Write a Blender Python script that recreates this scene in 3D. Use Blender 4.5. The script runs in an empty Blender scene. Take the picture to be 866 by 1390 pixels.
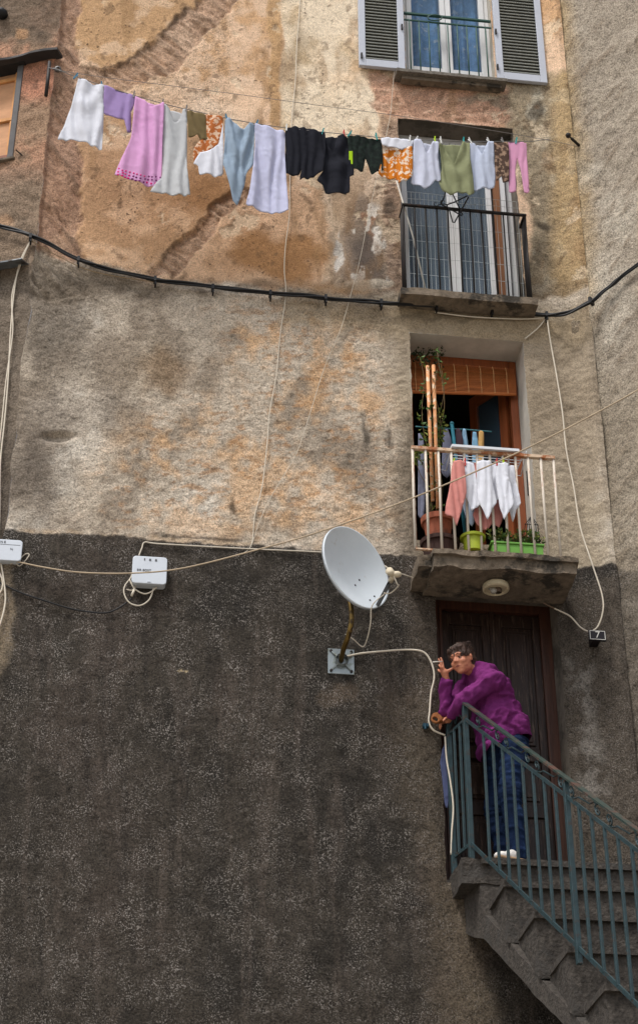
import bpy, bmesh, math, random
import numpy as np
from mathutils import Vector, Matrix, geometry
random.seed(7); rng = np.random.RandomState(11)
sc = bpy.context.scene
C = sc.collection
# ------------------------------------------------------------------ camera
F = 2500.0; PITCH = math.radians(32.6); YAW = math.radians(7.5)
CAM = Vector((0, 0, 1.6))
fw = Vector((math.sin(YAW)*math.cos(PITCH), math.cos(YAW)*math.cos(PITCH), math.sin(PITCH)))
rt = Vector((math.cos(YAW), -math.sin(YAW), 0)); up = rt.cross(fw)
cam = bpy.data.cameras.new('camera'); co = bpy.data.objects.new('camera', cam); C.objects.link(co)
co.matrix_world = Matrix(((rt.x, up.x, -fw.x, CAM.x), (rt.y, up.y, -fw.y, CAM.y), (rt.z, up.z, -fw.z, CAM.z), (0, 0, 0, 1)))
cam.sensor_fit = 'VERTICAL'; cam.sensor_height = 24; cam.lens = F/1390*24; cam.shift_y = -45/1390
cam.clip_end = 500; sc.camera = co

def ray(px, py):
    return rt*(px-433)/F + up*(650-py)/F + fw
W0 = 12.0                                   # the facade stands in the plane y = 12
def at(px, py, Y=W0):                       # the point of the vertical plane y = Y seen there in the photograph
    r = ray(px, py); return CAM + r*((Y-CAM.y)/r.y)
def atz(px, py, z):                         # the same on a horizontal plane
    r = ray(px, py); return CAM + r*((z-CAM.z)/r.z)
def atplane(px, py, P, n):
    r = ray(px, py); return CAM + r*((P-CAM).dot(n)/r.dot(n))
def proj(P):                                # numpy (n,3) -> px, py
    d = P-np.array(CAM); a = d@np.array(rt); b = d@np.array(up); c = d@np.array(fw)
    return 433+F*a/c, 650-F*b/c
# ------------------------------------------------------------------ noise
_T = rng.rand(256, 256)
def vnoise(x, y, s=0):
    x = np.asarray(x, float)+s*37.13; y = np.asarray(y, float)+s*17.71
    xi = np.floor(x).astype(int); yi = np.floor(y).astype(int); fx = x-xi; fy = y-yi
    fx = fx*fx*(3-2*fx); fy = fy*fy*(3-2*fy)
    g = lambda a, b: _T[a % 256, b % 256]
    return (g(xi, yi)*(1-fx)+g(xi+1, yi)*fx)*(1-fy)+(g(xi, yi+1)*(1-fx)+g(xi+1, yi+1)*fx)*fy
def fbm(x, y, o=4, s=0, k=.5):              # about -1..1
    t = 0; a = 1; n = 0
    x = np.asarray(x, float)+0*y; y = np.asarray(y, float)+0*x
    for i in range(o):
        t = t+a*(vnoise(x*.86+y*.5+s*1.7, y*.86-x*.5+s*.9, s+i*3)*2-1); n += a; a *= k
        x, y = (x*.8-y*.6)*2.03, (x*.6+y*.8)*2.03
    return t/n*1.5
def ss(a, b, x):
    t = np.clip((x-a)/(b-a), 0, 1); return t*t*(3-2*t)
def lin(c):
    c = np.array(c, float)/255; return np.where(c < .04045, c/12.92, ((c+.055)/1.055)**2.4)
def sdpoly(px, py, poly):                   # signed distance, positive inside
    P = np.array(poly, float); d = np.full(px.shape, 1e9); ins = np.zeros(px.shape, bool)
    for i in range(len(P)):
        a = P[i]; b = P[(i+1) % len(P)]; e = b-a
        t = np.clip(((px-a[0])*e[0]+(py-a[1])*e[1])/(e@e+1e-9), 0, 1)
        d = np.minimum(d, np.hypot(px-a[0]-t*e[0], py-a[1]-t*e[1]))
        c = ((a[1] > py) != (b[1] > py)) & (px < (b[0]-a[0])*(py-a[1])/(b[1]-a[1]+1e-12)+a[0])
        ins ^= c
    return np.where(ins, d, -d)
# ------------------------------------------------------------------ object helpers
def tag(o, label=None, cat=None, group=None, kind=None):
    if label: o['label'] = label
    if cat: o['category'] = cat
    if group: o['group'] = group
    if kind: o['kind'] = kind
    return o
def empty(name, loc, label, cat, group=None, kind=None):
    o = bpy.data.objects.new(name, None); C.objects.link(o); o.location = loc; o.empty_display_size = .1
    return tag(o, label, cat, group, kind)
def wloc(o):
    v = Vector(o.location)
    while o.parent: o = o.parent; v += Vector(o.location)
    return v
def link(name, me, mat, parent=None, org=None, smooth=True):
    n = len(me.vertices); co_ = np.empty(n*3); me.vertices.foreach_get('co', co_); co_ = co_.reshape(-1, 3)
    if org is None: org = Vector(((co_[:, 0].min()+co_[:, 0].max())/2, (co_[:, 1].min()+co_[:, 1].max())/2, co_[:, 2].min()))
    co_ = co_-np.array(org); me.vertices.foreach_set('co', co_.ravel()); me.update()
    o = bpy.data.objects.new(name, me); C.objects.link(o)
    if parent is not None: o.parent = parent; o.location = Vector(org)-wloc(parent)
    else: o.location = org
    mi_ = np.zeros(len(me.polygons), dtype=np.int32); me.polygons.foreach_get('material_index', mi_)
    me.materials.clear()
    for m_ in (mat if isinstance(mat, (list, tuple)) else [mat]): me.materials.append(m_)
    if isinstance(mat, (list, tuple)): me.polygons.foreach_set('material_index', mi_)
    if smooth: me.polygons.foreach_set('use_smooth', [True]*len(me.polygons))
    return o
class MB:
    def __init__(s): s.bm = bmesh.new()
    def box(s, x0, x1, y0, y1, z0, z1, mi=0):
        v = [s.bm.verts.new((x, y, z)) for x in (x0, x1) for y in (y0, y1) for z in (z0, z1)]
        for f in ((0, 1, 3, 2), (4, 6, 7, 5), (0, 4, 5, 1), (2, 3, 7, 6), (0, 2, 6, 4), (1, 5, 7, 3)):
            s.bm.faces.new([v[i] for i in f]).material_index = mi
        return s
    def obox(s, P, a, b, c, mi=0):           # a box centred on P with half-vectors a, b, c
        v = [s.bm.verts.new(P+a*i+b*j+c*k) for i in (-1, 1) for j in (-1, 1) for k in (-1, 1)]
        for f in ((0, 1, 3, 2), (4, 6, 7, 5), (0, 4, 5, 1), (2, 3, 7, 6), (0, 2, 6, 4), (1, 5, 7, 3)):
            s.bm.faces.new([v[i] for i in f]).material_index = mi
        return s
    def bar(s, A, B, w, d, side=None, mi=0):  # rectangular bar from A to B
        A = Vector(A); B = Vector(B); ax = (B-A); L = ax.length; ax.normalize()
        sd = Vector(side) if side else (Vector((1, 0, 0)) if abs(ax.x) < .8 else Vector((0, 0, 1)))
        sd = (sd-ax*sd.dot(ax)).normalized(); o = ax.cross(sd)
        return s.obox((A+B)/2, ax*L/2, sd*w/2, o*d/2, mi)
    def tube(s, pts, r, n=6, cap=True, mi=0, closed=False):
        pts = [Vector(p) for p in pts]; N = len(pts); R = r if isinstance(r, (list, tuple)) else [r]*N
        rings = []; prev = None
        for i, p in enumerate(pts):
            t = (pts[min(i+1, N-1)]-pts[max(i-1, 0)])
            if closed: t = pts[(i+1) % N]-pts[i-1]
            if t.length < 1e-9: t = Vector((0, 0, 1))
            t.normalize()
            if prev is None: a = t.orthogonal().normalized()
            else:
                a = prev-t*prev.dot(t); a = a.normalized() if a.length > 1e-6 else t.orthogonal().normalized()
            prev = a; b = t.cross(a)
            rings.append([s.bm.verts.new(p+(a*math.cos(2*math.pi*k/n)+b*math.sin(2*math.pi*k/n))*R[i]) for k in range(n)])
        for i in range(N if closed else N-1):
            r0, r1 = rings[i], rings[(i+1) % N]
            for k in range(n): s.bm.faces.new((r0[k], r0[(k+1) % n], r1[(k+1) % n], r1[k])).material_index = mi
        if cap and not closed:
            s.bm.faces.new(rings[0][::-1]).material_index = mi; s.bm.faces.new(rings[-1]).material_index = mi
        return s
    def lathe(s, P, prof, n=20, ax=Vector((0, 0, 1)), mi=0):   # prof: (radius, height)
        ax = Vector(ax).normalized(); a = ax.orthogonal().normalized(); b = ax.cross(a); rings = []
        for r_, h in prof:
            rings.append([s.bm.verts.new(Vector(P)+ax*h+(a*math.cos(2*math.pi*k/n)+b*math.sin(2*math.pi*k/n))*max(r_, 1e-4)) for k in range(n)])
        for i in range(len(rings)-1):
            for k in range(n): s.bm.faces.new((rings[i][k], rings[i][(k+1) % n], rings[i+1][(k+1) % n], rings[i+1][k])).material_index = mi
        return s
    def ball(s, P, r, sc_=(1, 1, 1), sub=2, M=None, mi=0):
        m = Matrix.Translation(P) @ (M.to_4x4() if M else Matrix()) @ Matrix.Diagonal((r*sc_[0], r*sc_[1], r*sc_[2], 1))
        g = bmesh.ops.create_icosphere(s.bm, subdivisions=sub, radius=1, matrix=m)
        return s
    def quad(s, *p, mi=0):
        s.bm.faces.new([s.bm.verts.new(Vector(q)) for q in p]).material_index = mi; return s
    def bevel(s, w, seg=2):
        bmesh.ops.bevel(s.bm, geom=[e for e in s.bm.edges], offset=w, segments=seg, affect='EDGES', profile=.6); return s
    def rough(s, size, amp, freq=8, sub=True):
        if sub:
            for it in range(6):
                es = [e for e in s.bm.edges if e.calc_length() > size*1.6]
                if not es or len(s.bm.verts) > 60000: break
                bmesh.ops.subdivide_edges(s.bm, edges=es, cuts=1, use_grid_fill=True)
            bmesh.ops.triangulate(s.bm, faces=[f for f in s.bm.faces if len(f.verts) > 4])
        s.bm.normal_update()
        vs = list(s.bm.verts); P = np.array([v.co for v in vs])
        d = [fbm(P[:, 0]*freq+P[:, 1]*freq*.7, P[:, 2]*freq+P[:, 1]*freq*.5, 4, k) for k in (1, 5, 9)]
        for i, v in enumerate(vs): v.co += Vector((d[0][i], d[1][i], d[2][i]))*amp
        return s
    def build(s, name, mat, parent=None, smooth=False, org=None):
        me = bpy.data.meshes.new(name); bmesh.ops.recalc_face_normals(s.bm, faces=s.bm.faces[:]) ; s.bm.to_mesh(me); s.bm.free()
        return link(name, me, mat, parent, org, smooth)
def smooth_path(pts, n=6):                  # Catmull-Rom
    pts = [Vector(p) for p in pts]; out = []
    for i in range(len(pts)-1):
        p0 = pts[max(i-1, 0)]; p1 = pts[i]; p2 = pts[i+1]; p3 = pts[min(i+2, len(pts)-1)]
        for k in range(n):
            t = k/n; out.append(.5*((2*p1)+(p2-p0)*t+(2*p0-5*p1+4*p2-p3)*t*t+(3*p1-p0-3*p2+p3)*t**3))
    return out+[pts[-1]]
def pw(pts, Y=W0):                          # photo points -> points on the plane y = Y (or each with its own Y)
    return [at(p[0], p[1], p[2] if len(p) > 2 else Y) for p in pts]
# ------------------------------------------------------------------ materials
def mat(name, col, rough=.8, metal=0, var=.25, scale=8, bump=.2, bscale=60, dirt=None, dscale=3, dth=.55, spec=.3, stretch=(1, 1, 1), alpha=None, trans=0, bd=.004):
    m = bpy.data.materials.new(name); m.use_nodes = True; nt = m.node_tree; N = nt.nodes; L = nt.links
    b = N['Principled BSDF']; b.inputs['Roughness'].default_value = rough; b.inputs['Metallic'].default_value = metal
    b.inputs['Specular IOR Level'].default_value = spec
    tc = N.new('ShaderNodeTexCoord'); mp = N.new('ShaderNodeMapping'); mp.inputs['Scale'].default_value = stretch
    L.new(tc.outputs['Object'], mp.inputs['Vector'])
    n1 = N.new('ShaderNodeTexNoise'); n1.inputs['Scale'].default_value = scale; n1.inputs['Detail'].default_value = 8; n1.inputs['Roughness'].default_value = .65
    L.new(mp.outputs[0], n1.inputs['Vector'])
    rmp = N.new('ShaderNodeValToRGB'); e = rmp.color_ramp.elements
    c = np.array(col, float); e[0].position = .3; e[1].position = .72
    e[0].color = (*np.clip(c*(1-var), 0, 1), 1); e[1].color = (*np.clip(c*(1+var), 0, 1), 1)
    L.new(n1.outputs['Fac'], rmp.inputs[0]); out = rmp.outputs[0]
    if dirt is not None:
        n2 = N.new('ShaderNodeTexNoise'); n2.inputs['Scale'].default_value = dscale; n2.inputs['Detail'].default_value = 10; n2.inputs['Roughness'].default_value = .7
        L.new(mp.outputs[0], n2.inputs['Vector'])
        r2 = N.new('ShaderNodeValToRGB'); r2.color_ramp.elements[0].position = dth-.04; r2.color_ramp.elements[1].position = dth+.04
        L.new(n2.outputs['Fac'], r2.inputs[0])
        mx = N.new('ShaderNodeMix'); mx.data_type = 'RGBA'; mx.inputs['B'].default_value = (*dirt, 1)
        L.new(r2.outputs[0], mx.inputs['Factor']); L.new(out, mx.inputs['A']); out = mx.outputs['Result']
    L.new(out, b.inputs['Base Color'])
    if bump:
        n3 = N.new('ShaderNodeTexNoise'); n3.inputs['Scale'].default_value = bscale; n3.inputs['Detail'].default_value = 6
        L.new(mp.outputs[0], n3.inputs['Vector']); bp = N.new('ShaderNodeBump'); bp.inputs['Strength'].default_value = bump; bp.inputs['Distance'].default_value = bd
        L.new(n3.outputs['Fac'], bp.inputs['Height']); L.new(bp.outputs[0], b.inputs['Normal'])
    if trans: b.inputs['Transmission Weight'].default_value = trans
    return m
def L3(r, g, b): return tuple(lin((r, g, b)))

def wallmat():                              # old render: per-point colour from the mesh plus grains, pits and bumps
    m = bpy.data.materials.new('old_render'); m.use_nodes = True; nt = m.node_tree; N = nt.nodes; L = nt.links
    b = N['Principled BSDF']; b.inputs['Roughness'].default_value = .95; b.inputs['Specular IOR Level'].default_value = .15
    a = N.new('ShaderNodeAttribute'); a.attribute_name = 'Col'
    x = N.new('ShaderNodeAttribute'); x.attribute_name = 'Aux'; sp = N.new('ShaderNodeSeparateColor'); L.new(x.outputs['Color'], sp.inputs[0])
    tc = N.new('ShaderNodeTexCoord')
    def noise(s, d, r=.6):
        n = N.new('ShaderNodeTexNoise'); n.inputs['Scale'].default_value = s; n.inputs['Detail'].default_value = d; n.inputs['Roughness'].default_value = r
        L.new(tc.outputs['Object'], n.inputs['Vector']); return n.outputs['Fac']
    def mth(op, p, q=None, cl=False):
        n = N.new('ShaderNodeMath'); n.operation = op; n.use_clamp = cl
        for i, v in enumerate((p, q)):
            if v is None: continue
            if isinstance(v, (int, float)): n.inputs[i].default_value = v
            else: L.new(v, n.inputs[i])
        return n.outputs[0]
    def mr(v, a0, a1, b0, b1):
        n = N.new('ShaderNodeMapRange'); L.new(v, n.inputs[0])
        for i, q in enumerate((a0, a1, b0, b1)): n.inputs[i+1].default_value = q
        return n.outputs[0]
    grain = noise(75, 8, .8); mid = noise(15, 7, .7); fine = noise(95, 5, .62); clump = noise(4.5, 6, .65)
    # mottling
    k = mth('ADD', mr(grain, .36, .64, -.78, .78), mr(mid, .36, .64, -.20, .20))
    k = mth('ADD', mth('MULTIPLY', k, sp.outputs[1]), 1.0)
    mul = N.new('ShaderNodeVectorMath'); mul.operation = 'SCALE'; L.new(a.outputs['Color'], mul.inputs[0]); L.new(k, mul.inputs['Scale'])
    # pale stone grains showing through the dark render
    g = mr(fine, .55, .585, 0, 1); cl = mr(clump, .43, .62, .05, 1)
    fac = mth('MULTIPLY', mth('MULTIPLY', g, cl), sp.outputs[0], True)
    mx = N.new('ShaderNodeMix'); mx.data_type = 'RGBA'; mx.inputs['B'].default_value = (.40, .36, .325, 1)
    L.new(fac, mx.inputs['Factor']); L.new(mul.outputs[0], mx.inputs['A'])
    # dark pits
    pit = mth('MULTIPLY', mr(noise(30, 2, .5), .645, .68, 0, .8), sp.outputs[2])
    mx2 = N.new('ShaderNodeMix'); mx2.data_type = 'RGBA'; mx2.inputs['B'].default_value = (.05, .035, .025, 1)
    L.new(pit, mx2.inputs['Factor']); L.new(mx.outputs['Result'], mx2.inputs['A'])
    L.new(mx2.outputs['Result'], b.inputs['Base Color'])
    h = mth('ADD', mth('MULTIPLY', grain, 1.0), mth('ADD', mth('MULTIPLY', mid, 2.0), mth('MULTIPLY', fine, .3)))
    bp = N.new('ShaderNodeBump'); bp.inputs['Distance'].default_value = .026
    L.new(mth('MULTIPLY', sp.outputs[1], .9), bp.inputs['Strength']); L.new(h, bp.inputs['Height']); L.new(bp.outputs[0], b.inputs['Normal'])
    return m
M_wall = wallmat()
M_black = mat('black_rubber', (.012, .012, .013), .5, var=.3)
M_cord = mat('white_cord', L3(205, 195, 178), .7, var=.1)
M_conc = mat('weathered_concrete', L3(112, 100, 86), .95, var=.4, scale=14, bump=.9, bscale=45, dirt=(.045, .038, .03), dscale=4, dth=.56, bd=.012)
M_stair = mat('stair_concrete', L3(66, 61, 56), .95, var=.6, scale=30, bump=.9, bscale=50, dirt=(.05, .045, .04), dscale=5, dth=.57, bd=.012)
M_reveal = mat('pale_plaster_reveal', L3(182, 176, 166), .9, var=.18, scale=5, bump=.4, bscale=20)
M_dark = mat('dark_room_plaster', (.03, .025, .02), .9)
# ------------------------------------------------------------------ walls
def wall_mesh(name, P0, u, n, u0, u1, z0, z1, step, holes, colfn, parent):
    """a sheet of wall from P0 along u; n points outward; holes are (u0,u1,z0,z1)"""
    U = list(np.arange(u0, u1+step*.5, step)); Z = list(np.arange(z0, z1+step*.5, step))
    for h in holes:
        for k, A in ((0, U), (1, U), (2, Z), (3, Z)):
            if A[0] < h[k] < A[-1]: i = int(np.argmin(abs(np.array(A)-h[k]))); A[i] = h[k]
    U = np.array(U); Z = np.array(Z); uu, zz = np.meshgrid(U, Z)
    B = np.array(P0)[None, None]+uu[..., None]*np.array(u)+np.stack([0*uu, 0*uu, zz], -1)
    px, py = proj(B.reshape(-1, 3)); px = px.reshape(uu.shape); py = py.reshape(uu.shape)
    col, aux, disp, wob = colfn(px, py, uu, zz)
    # fade relief at the openings so the reveals meet the sheet
    for h in holes:
        dx = np.maximum(np.maximum(h[0]-uu, uu-h[1]), 0); dz = np.maximum(np.maximum(h[2]-zz, zz-h[3]), 0); d = np.hypot(dx, dz)
        disp = disp*ss(0, .05, d); on = (d < 1e-6)
        ex = (np.abs(uu-h[0]) < 1e-6) & on; B[..., 0] += np.where(ex, u[0]*.011*np.abs(fbm(zz*9, uu, 3, 4)), 0)
        ex = (np.abs(uu-h[1]) < 1e-6) & on; B[..., 0] -= np.where(ex, u[0]*.011*np.abs(fbm(zz*9, uu, 3, 6)), 0)
        ex = (np.abs(zz-h[3]) < 1e-6) & on; B[..., 2] -= np.where(ex, .008*np.abs(fbm(uu*9, zz, 3, 8)), 0)
    B += disp[..., None]*np.array(n)+np.stack([wob*u[0], wob*u[1], 0*wob], -1)
    nz, nu = uu.shape; idx = np.arange(nz*nu).reshape(nz, nu)
    cu = (uu[:-1, :-1]+uu[1:, 1:])/2; cz = (zz[:-1, :-1]+zz[1:, 1:])/2; keep = np.ones(cu.shape, bool)
    for h in holes: keep &= ~((cu > h[0]) & (cu < h[1]) & (cz > h[2]) & (cz < h[3]))
    q = np.stack([idx[:-1, :-1], idx[:-1, 1:], idx[1:, 1:], idx[1:, :-1]], -1)[keep]
    me = bpy.data.meshes.new(name); nv = nz*nu; nf = len(q)
    me.vertices.add(nv); me.vertices.foreach_set('co', B.reshape(-1)); me.loops.add(nf*4); me.loops.foreach_set('vertex_index', q.ravel())
    me.polygons.add(nf); me.polygons.foreach_set('loop_start', np.arange(0, nf*4, 4)); me.update(calc_edges=True)
    for nm, arr in (('Col', col), ('Aux', aux)):
        a = me.color_attributes.new(nm, 'FLOAT_COLOR', 'POINT')
        a.data.foreach_set('color', np.concatenate([arr.reshape(-1, 3), np.ones((nv, 1))], 1).astype(np.float32).ravel())
    return link(name, me, M_wall, parent, Vector(P0)+Vector((0, 0, z0)))

XL = at(58, 250).x; XR = at(790, 440).x
# openings of the facade, as (x0, x1, z0, z1)
zL = at(652, 1166, W0-.34).z                       # level of the stair landing
D1 = (at(597, 990).x, at(769, 990).x, zL-.05, at(670, 800).z)
D2 = (at(559, 560).x, at(720, 600).x, at(640, 738).z, at(630, 457).z)
D3 = (at(543, 270).x, at(703, 270).x, at(630, 398).z, at(615, 167).z)
D4 = (at(549, 60).x, at(669, 60).x, at(610, 103).z, at(610, 103).z+1.45)
HOLES = [D1, D2, D3, D4]
KX = (XL-.02, XR+.02)
def mixc(c, d, f): return c*(1-f[..., None])+np.asarray(d)*f[..., None]
def main_col(px, py, u, z):
    X = u; w1 = fbm(px/38, py/38, 5, 2); w2 = fbm(px/14, py/14, 4, 5); w3 = fbm(px/90, py/90, 4, 8); w4 = fbm(px/6, py/6, 3, 12)
    sh = px.shape
    wx = px+w1*9+w2*5; wy = py+fbm(px/38, py/38, 5, 22)*9+fbm(px/14, py/14, 3, 25)*5
    def reg(poly, soft=3, j=1.0): return ss(-soft, soft, sdpoly(px*(1-j)+wx*j, py*(1-j)+wy*j, poly))
    def blob(cx, cy, rx, ry, soft=.5, j=1.0):
        return ss(0, soft, 1-np.hypot((px+w1*16*j+w2*8*j-cx)/rx, (py+fbm(px/30, py/30, 4, 31)*16*j-cy)/ry))
    col = np.zeros(sh+(3,)); spk = np.zeros(sh); rgh = np.ones(sh)*.8; pit = np.zeros(sh); disp = np.zeros(sh)
    # --- middle zone: coarse grey-beige render
    col[:] = lin((192, 178, 160))
    col = mixc(col, lin((222, 213, 199)), ss(0, .9, w3+w2*.4)*.7)
    col = mixc(col, lin((136, 122, 106)), ss(.05, .7, -w3+w1*.5)*.75)
    och = reg([(290, 420), (420, 400), (520, 470), (545, 560), (520, 640), (560, 720), (480, 735), (300, 730), (150, 715), (130, 640), (220, 560), (330, 520)], 40)
    col = mixc(col, lin((212, 172, 130)), och*ss(-.3, .6, w1*.6+w2*.5+w3*.3)*.7)
    col = mixc(col, lin((176, 130, 86)), och*ss(.15, .7, fbm(px/16, py/7, 5, 41, .65))*.6)
    col = mixc(col, lin((158, 118, 78)), blob(225, 505, 45, 45, .8)*.45)
    col = mixc(col, lin((120, 110, 98)), blob(75, 440, 95, 130, .9)*.9)
    col = mixc(col, lin((104, 94, 84)), blob(45, 640, 85, 110, .9)*.9); col = mixc(col, lin((126, 112, 92)), blob(215, 500, 60, 60, .9)*.5)
    col = mixc(col, lin((160, 152, 142)), blob(110, 560, 90, 60, .8)*.4)
    col = mixc(col, lin((98, 86, 72)), blob(130, 385, 140, 36, .8)*.75)
    # greyer smoother render round the doors
    gz = reg([(520, 400), (800, 420), (830, 780), (545, 770), (545, 620), (530, 520)], 22)
    col = mixc(col, lin((142, 128, 108)), gz*.8); col = mixc(col, lin((164, 150, 128)), gz*ss(.1, .9, w3)*.6)
    col = mixc(col, lin((98, 88, 76)), reg([(548, 560), (566, 560), (570, 760), (530, 760)], 12)*.55)
    rgh = rgh*(1-gz*.35)
    col = mixc(col, lin((146, 128, 100)), reg([(380, 400), (800, 425), (800, 470), (540, 455), (380, 440)], 14)*.55)
    # --- upper zone
    up_ = ss(-5, 5, (np.interp(px, [0, 50, 100, 210, 350, 480, 600, 740, 800], [300, 330, 352, 378, 388, 398, 402, 408, 400])-py)+w1*8+w2*4)
    ucol = np.zeros(sh+(3,)); ucol[:] = lin((216, 184, 154))
    ucol = mixc(ucol, lin((226, 200, 174)), ss(-.2, .7, w3+w1*.4)*.8)
    ucol = mixc(ucol, lin((190, 148, 104)), ss(.15, .8, -w3+w2*.5)*.7)
    o1 = reg([(105, -120), (345, -120), (262, 8), (180, 80), (140, 95), (108, 60)], 4)
    ucol = mixc(ucol, lin((186, 150, 112)), o1); ucol = mixc(ucol, lin((210, 180, 150)), o1*ss(.15, .5, fbm(px/26, py/20, 5, 51))*.75)
    st = reg([(362, -120), (380, -120), (380, 172), (366, 176)], 2.5, .35); ucol = mixc(ucol, lin((188, 152, 110)), st*.85)
    # ochre panel under the washing
    o2 = reg([(118, 165), (190, 150), (300, 165), (392, 190), (400, 250), (340, 245), (205, 372), (105, 350), (100, 240)], 5)
    ucol = mixc(ucol, lin((182, 146, 112)), o2); ucol = mixc(ucol, lin((212, 178, 146)), o2*ss(.0, .6, fbm(px/30, py/24, 5, 61))*.7)
    ucol = mixc(ucol, lin((156, 112, 70)), o2*blob(275, 265, 80, 45, .9)*.7)
    o3 = reg([(335, 260), (432, 250), (448, 320), (440, 395), (220, 395), (262, 345)], 6)
    ucol = mixc(ucol, lin((212, 176, 144)), o3)
    ucol = mixc(ucol, lin((150, 108, 66)), o3*blob(375, 345, 105, 42, .5)*.85)
    # pale cream plaster to the right of the strip
    cr = reg([(381, -120), (560, -120), (540, 100), (500, 120), (512, 170), (495, 235), (430, 260), (395, 230), (381, 190)], 2.5, .5)
    ucol = mixc(ucol, lin((226, 208, 182)), cr); ucol = mixc(ucol, lin((198, 172, 136)), cr*ss(.0, .7, fbm(px/34, py/34, 5, 66))*.7)
    ucol = mixc(ucol, lin((232, 196, 158)), cr*ss(430, 480, px)*ss(-.3, .4, w1)*.6)
    ucol = mixc(ucol, lin((150, 128, 98)), cr*blob(395, 80, 26, 95, .9)*.55)
    # strips where the plaster has come off
    bA = .85*reg([(355, -120), (322, -6), (236, 92), (150, 125), (102, 118), (98, 88), (150, 98), (178, 80), (262, 8), (300, -120)], 3.0, .9)
    bB = .85*reg([(322, 250), (346, 256), (300, 308), (236, 376), (204, 374), (252, 322)], 2.5, .7)
    lef = reg([(0, -120), (104, -120), (110, 60), (104, 110), (112, 230), (108, 320), (120, 400), (0, 400)], 4)
    red = reg([(505, 100), (560, 104), (690, 116), (700, 140), (690, 178), (540, 162), (500, 150)], 5)
    red2 = reg([(512, 160), (546, 160), (550, 402), (500, 402), (522, 300)], 6)
    bare = np.clip(np.maximum.reduce([bA, bB, lef]), 0, 1)
    rot = (px*.8+py*.6); rot2 = (-px*.6+py*.8)
    streak = fbm(rot/34, rot2/5, 4, 71); streakL = fbm((px*.6+py*.8)/34, (-px*.8+py*.6)/5, 4, 73)
    bc = np.zeros(sh+(3,)); bc[:] = lin((172, 138, 116)); bc = mixc(bc, lin((196, 164, 138)), ss(0, .8, w1)*.7)
    bc = mixc(bc, lin((112, 90, 76)), ss(.15, .7, np.where(lef > .5, streakL, streak))*.7)
    ucol = mixc(ucol, bc, bare*np.where(lef > .5, .9, .72))
    ucol = mixc(ucol, lin((124, 106, 88)), lef*ss(40, -10, py)*ss(100, 70, px)*.6)
    ucol = mixc(ucol, lin((186, 142, 118)), red*.8); ucol = mixc(ucol, lin((214, 178, 152)), red*ss(.1, .5, fbm(px/16, py/7, 4, 77))*.7)
    ucol = mixc(ucol, lin((138, 126, 108)), blob(655, 138, 48, 14, .5)*.8)
    ucol = mixc(ucol, lin((160, 136, 118)), red2*.8); ucol = mixc(ucol, lin((112, 94, 82)), red2*ss(.0, .6, fbm(px/24, py/5, 4, 79))*.6)
    # weathered, flaking area between the washing and the third-floor door
    fl = reg([(430, 250), (520, 225), (525, 300), (522, 392), (438, 386), (448, 330)], 6)
    ucol = mixc(ucol, lin((214, 192, 168)), fl*.9)
    f2 = reg([(468, 292), (490, 272), (520, 285), (524, 380), (462, 380), (458, 330)], 7)
    ucol = mixc(ucol, lin((134, 118, 104)), f2*.9)
    ucol = mixc(ucol, lin((168, 124, 96)), blob(503, 310, 10, 40, .5)*.6)
    ucol = mixc(ucol, lin((88, 80, 76)), f2*blob(490, 345, 34, 34, .7)*.7)
    ucol = mixc(ucol, lin((222, 214, 204)), f2*ss(.34, .46, fbm(px/11, py/26, 5, 81)))
    ucol = mixc(ucol, lin((230, 222, 212)), (blob(514, 316, 9, 7, .2, .3)+blob(510, 335, 7, 16, .2, .4)+blob(455, 345, 6, 26, .2, .5)).clip(0, 1))
    ucol = mixc(ucol, lin((220, 206, 186)), blob(500, 384, 34, 10, .3, .5))
    ucol = mixc(ucol, lin((88, 78, 68)), blob(448, 330, 12, 40, .8)*.6)
    ucol = mixc(ucol, lin((80, 72, 64)), blob(537, 285, 12, 24, .8)*.7)
    # right of the third-floor door: grey mottled with black stains
    rg = reg([(690, 108), (800, 100), (810, 440), (722, 425), (716, 300), (690, 200)], 6)
    ucol = mixc(ucol, lin((150, 136, 114)), rg); ucol = mixc(ucol, lin((186, 178, 160)), rg*ss(.1, .6, fbm(px/16, py/20, 4, 85))*.7)
    ucol = mixc(ucol, lin((196, 164, 116)), rg*ss(735, 760, px)*.55)
    for (cx, cy, rx, ry, k) in ((736, 302, 34, 15, .85), (722, 162, 16, 20, .75), (735, 345, 22, 28, .5), (745, 400, 26, 14, .4)):
        ucol = mixc(ucol, lin((62, 54, 46)), blob(cx, cy, rx, ry, .8)*k)
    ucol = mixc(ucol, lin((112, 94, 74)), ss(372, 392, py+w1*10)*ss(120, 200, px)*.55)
    ucol = mixc(ucol, lin((150, 118, 84)), ss(.25, .75, fbm(px/22, py/60, 5, 88))*(1-bare)*.5)
    chip = ss(.36, .39, fbm(px/30, py/30, 6, 89, .6))*(1-bare)*ss(.0, .3, fbm(px/80, py/80, 2, 189)+.1); ucol = mixc(ucol, lin((222, 202, 174)), chip*.55)
    crk = ss(.022, .004, np.abs(fbm(px/75, py/75, 6, 191, .6)))*ss(-.1, .3, fbm(px/60, py/60, 2, 193)); ucol = mixc(ucol, lin((92, 74, 58)), crk*.55)
    ucol = mixc(ucol, lin((104, 82, 62)), ss(.55, .75, fbm(px/12, py/12, 4, 90))*.5)
    edg = ss(4.5, 1, np.abs(sdpoly(wx*.7+px*.3, wy*.7+py*.3, [(355, -120), (322, -6), (236, 92), (150, 125), (102, 118), (98, 88), (150, 98), (178, 80), (262, 8), (300, -120)])))  # edge shadow of the upper bare band, painted into the colour
    ucol = mixc(ucol, lin((122, 104, 88)), edg*ss(-.2, .4, w2)*.6)
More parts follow.
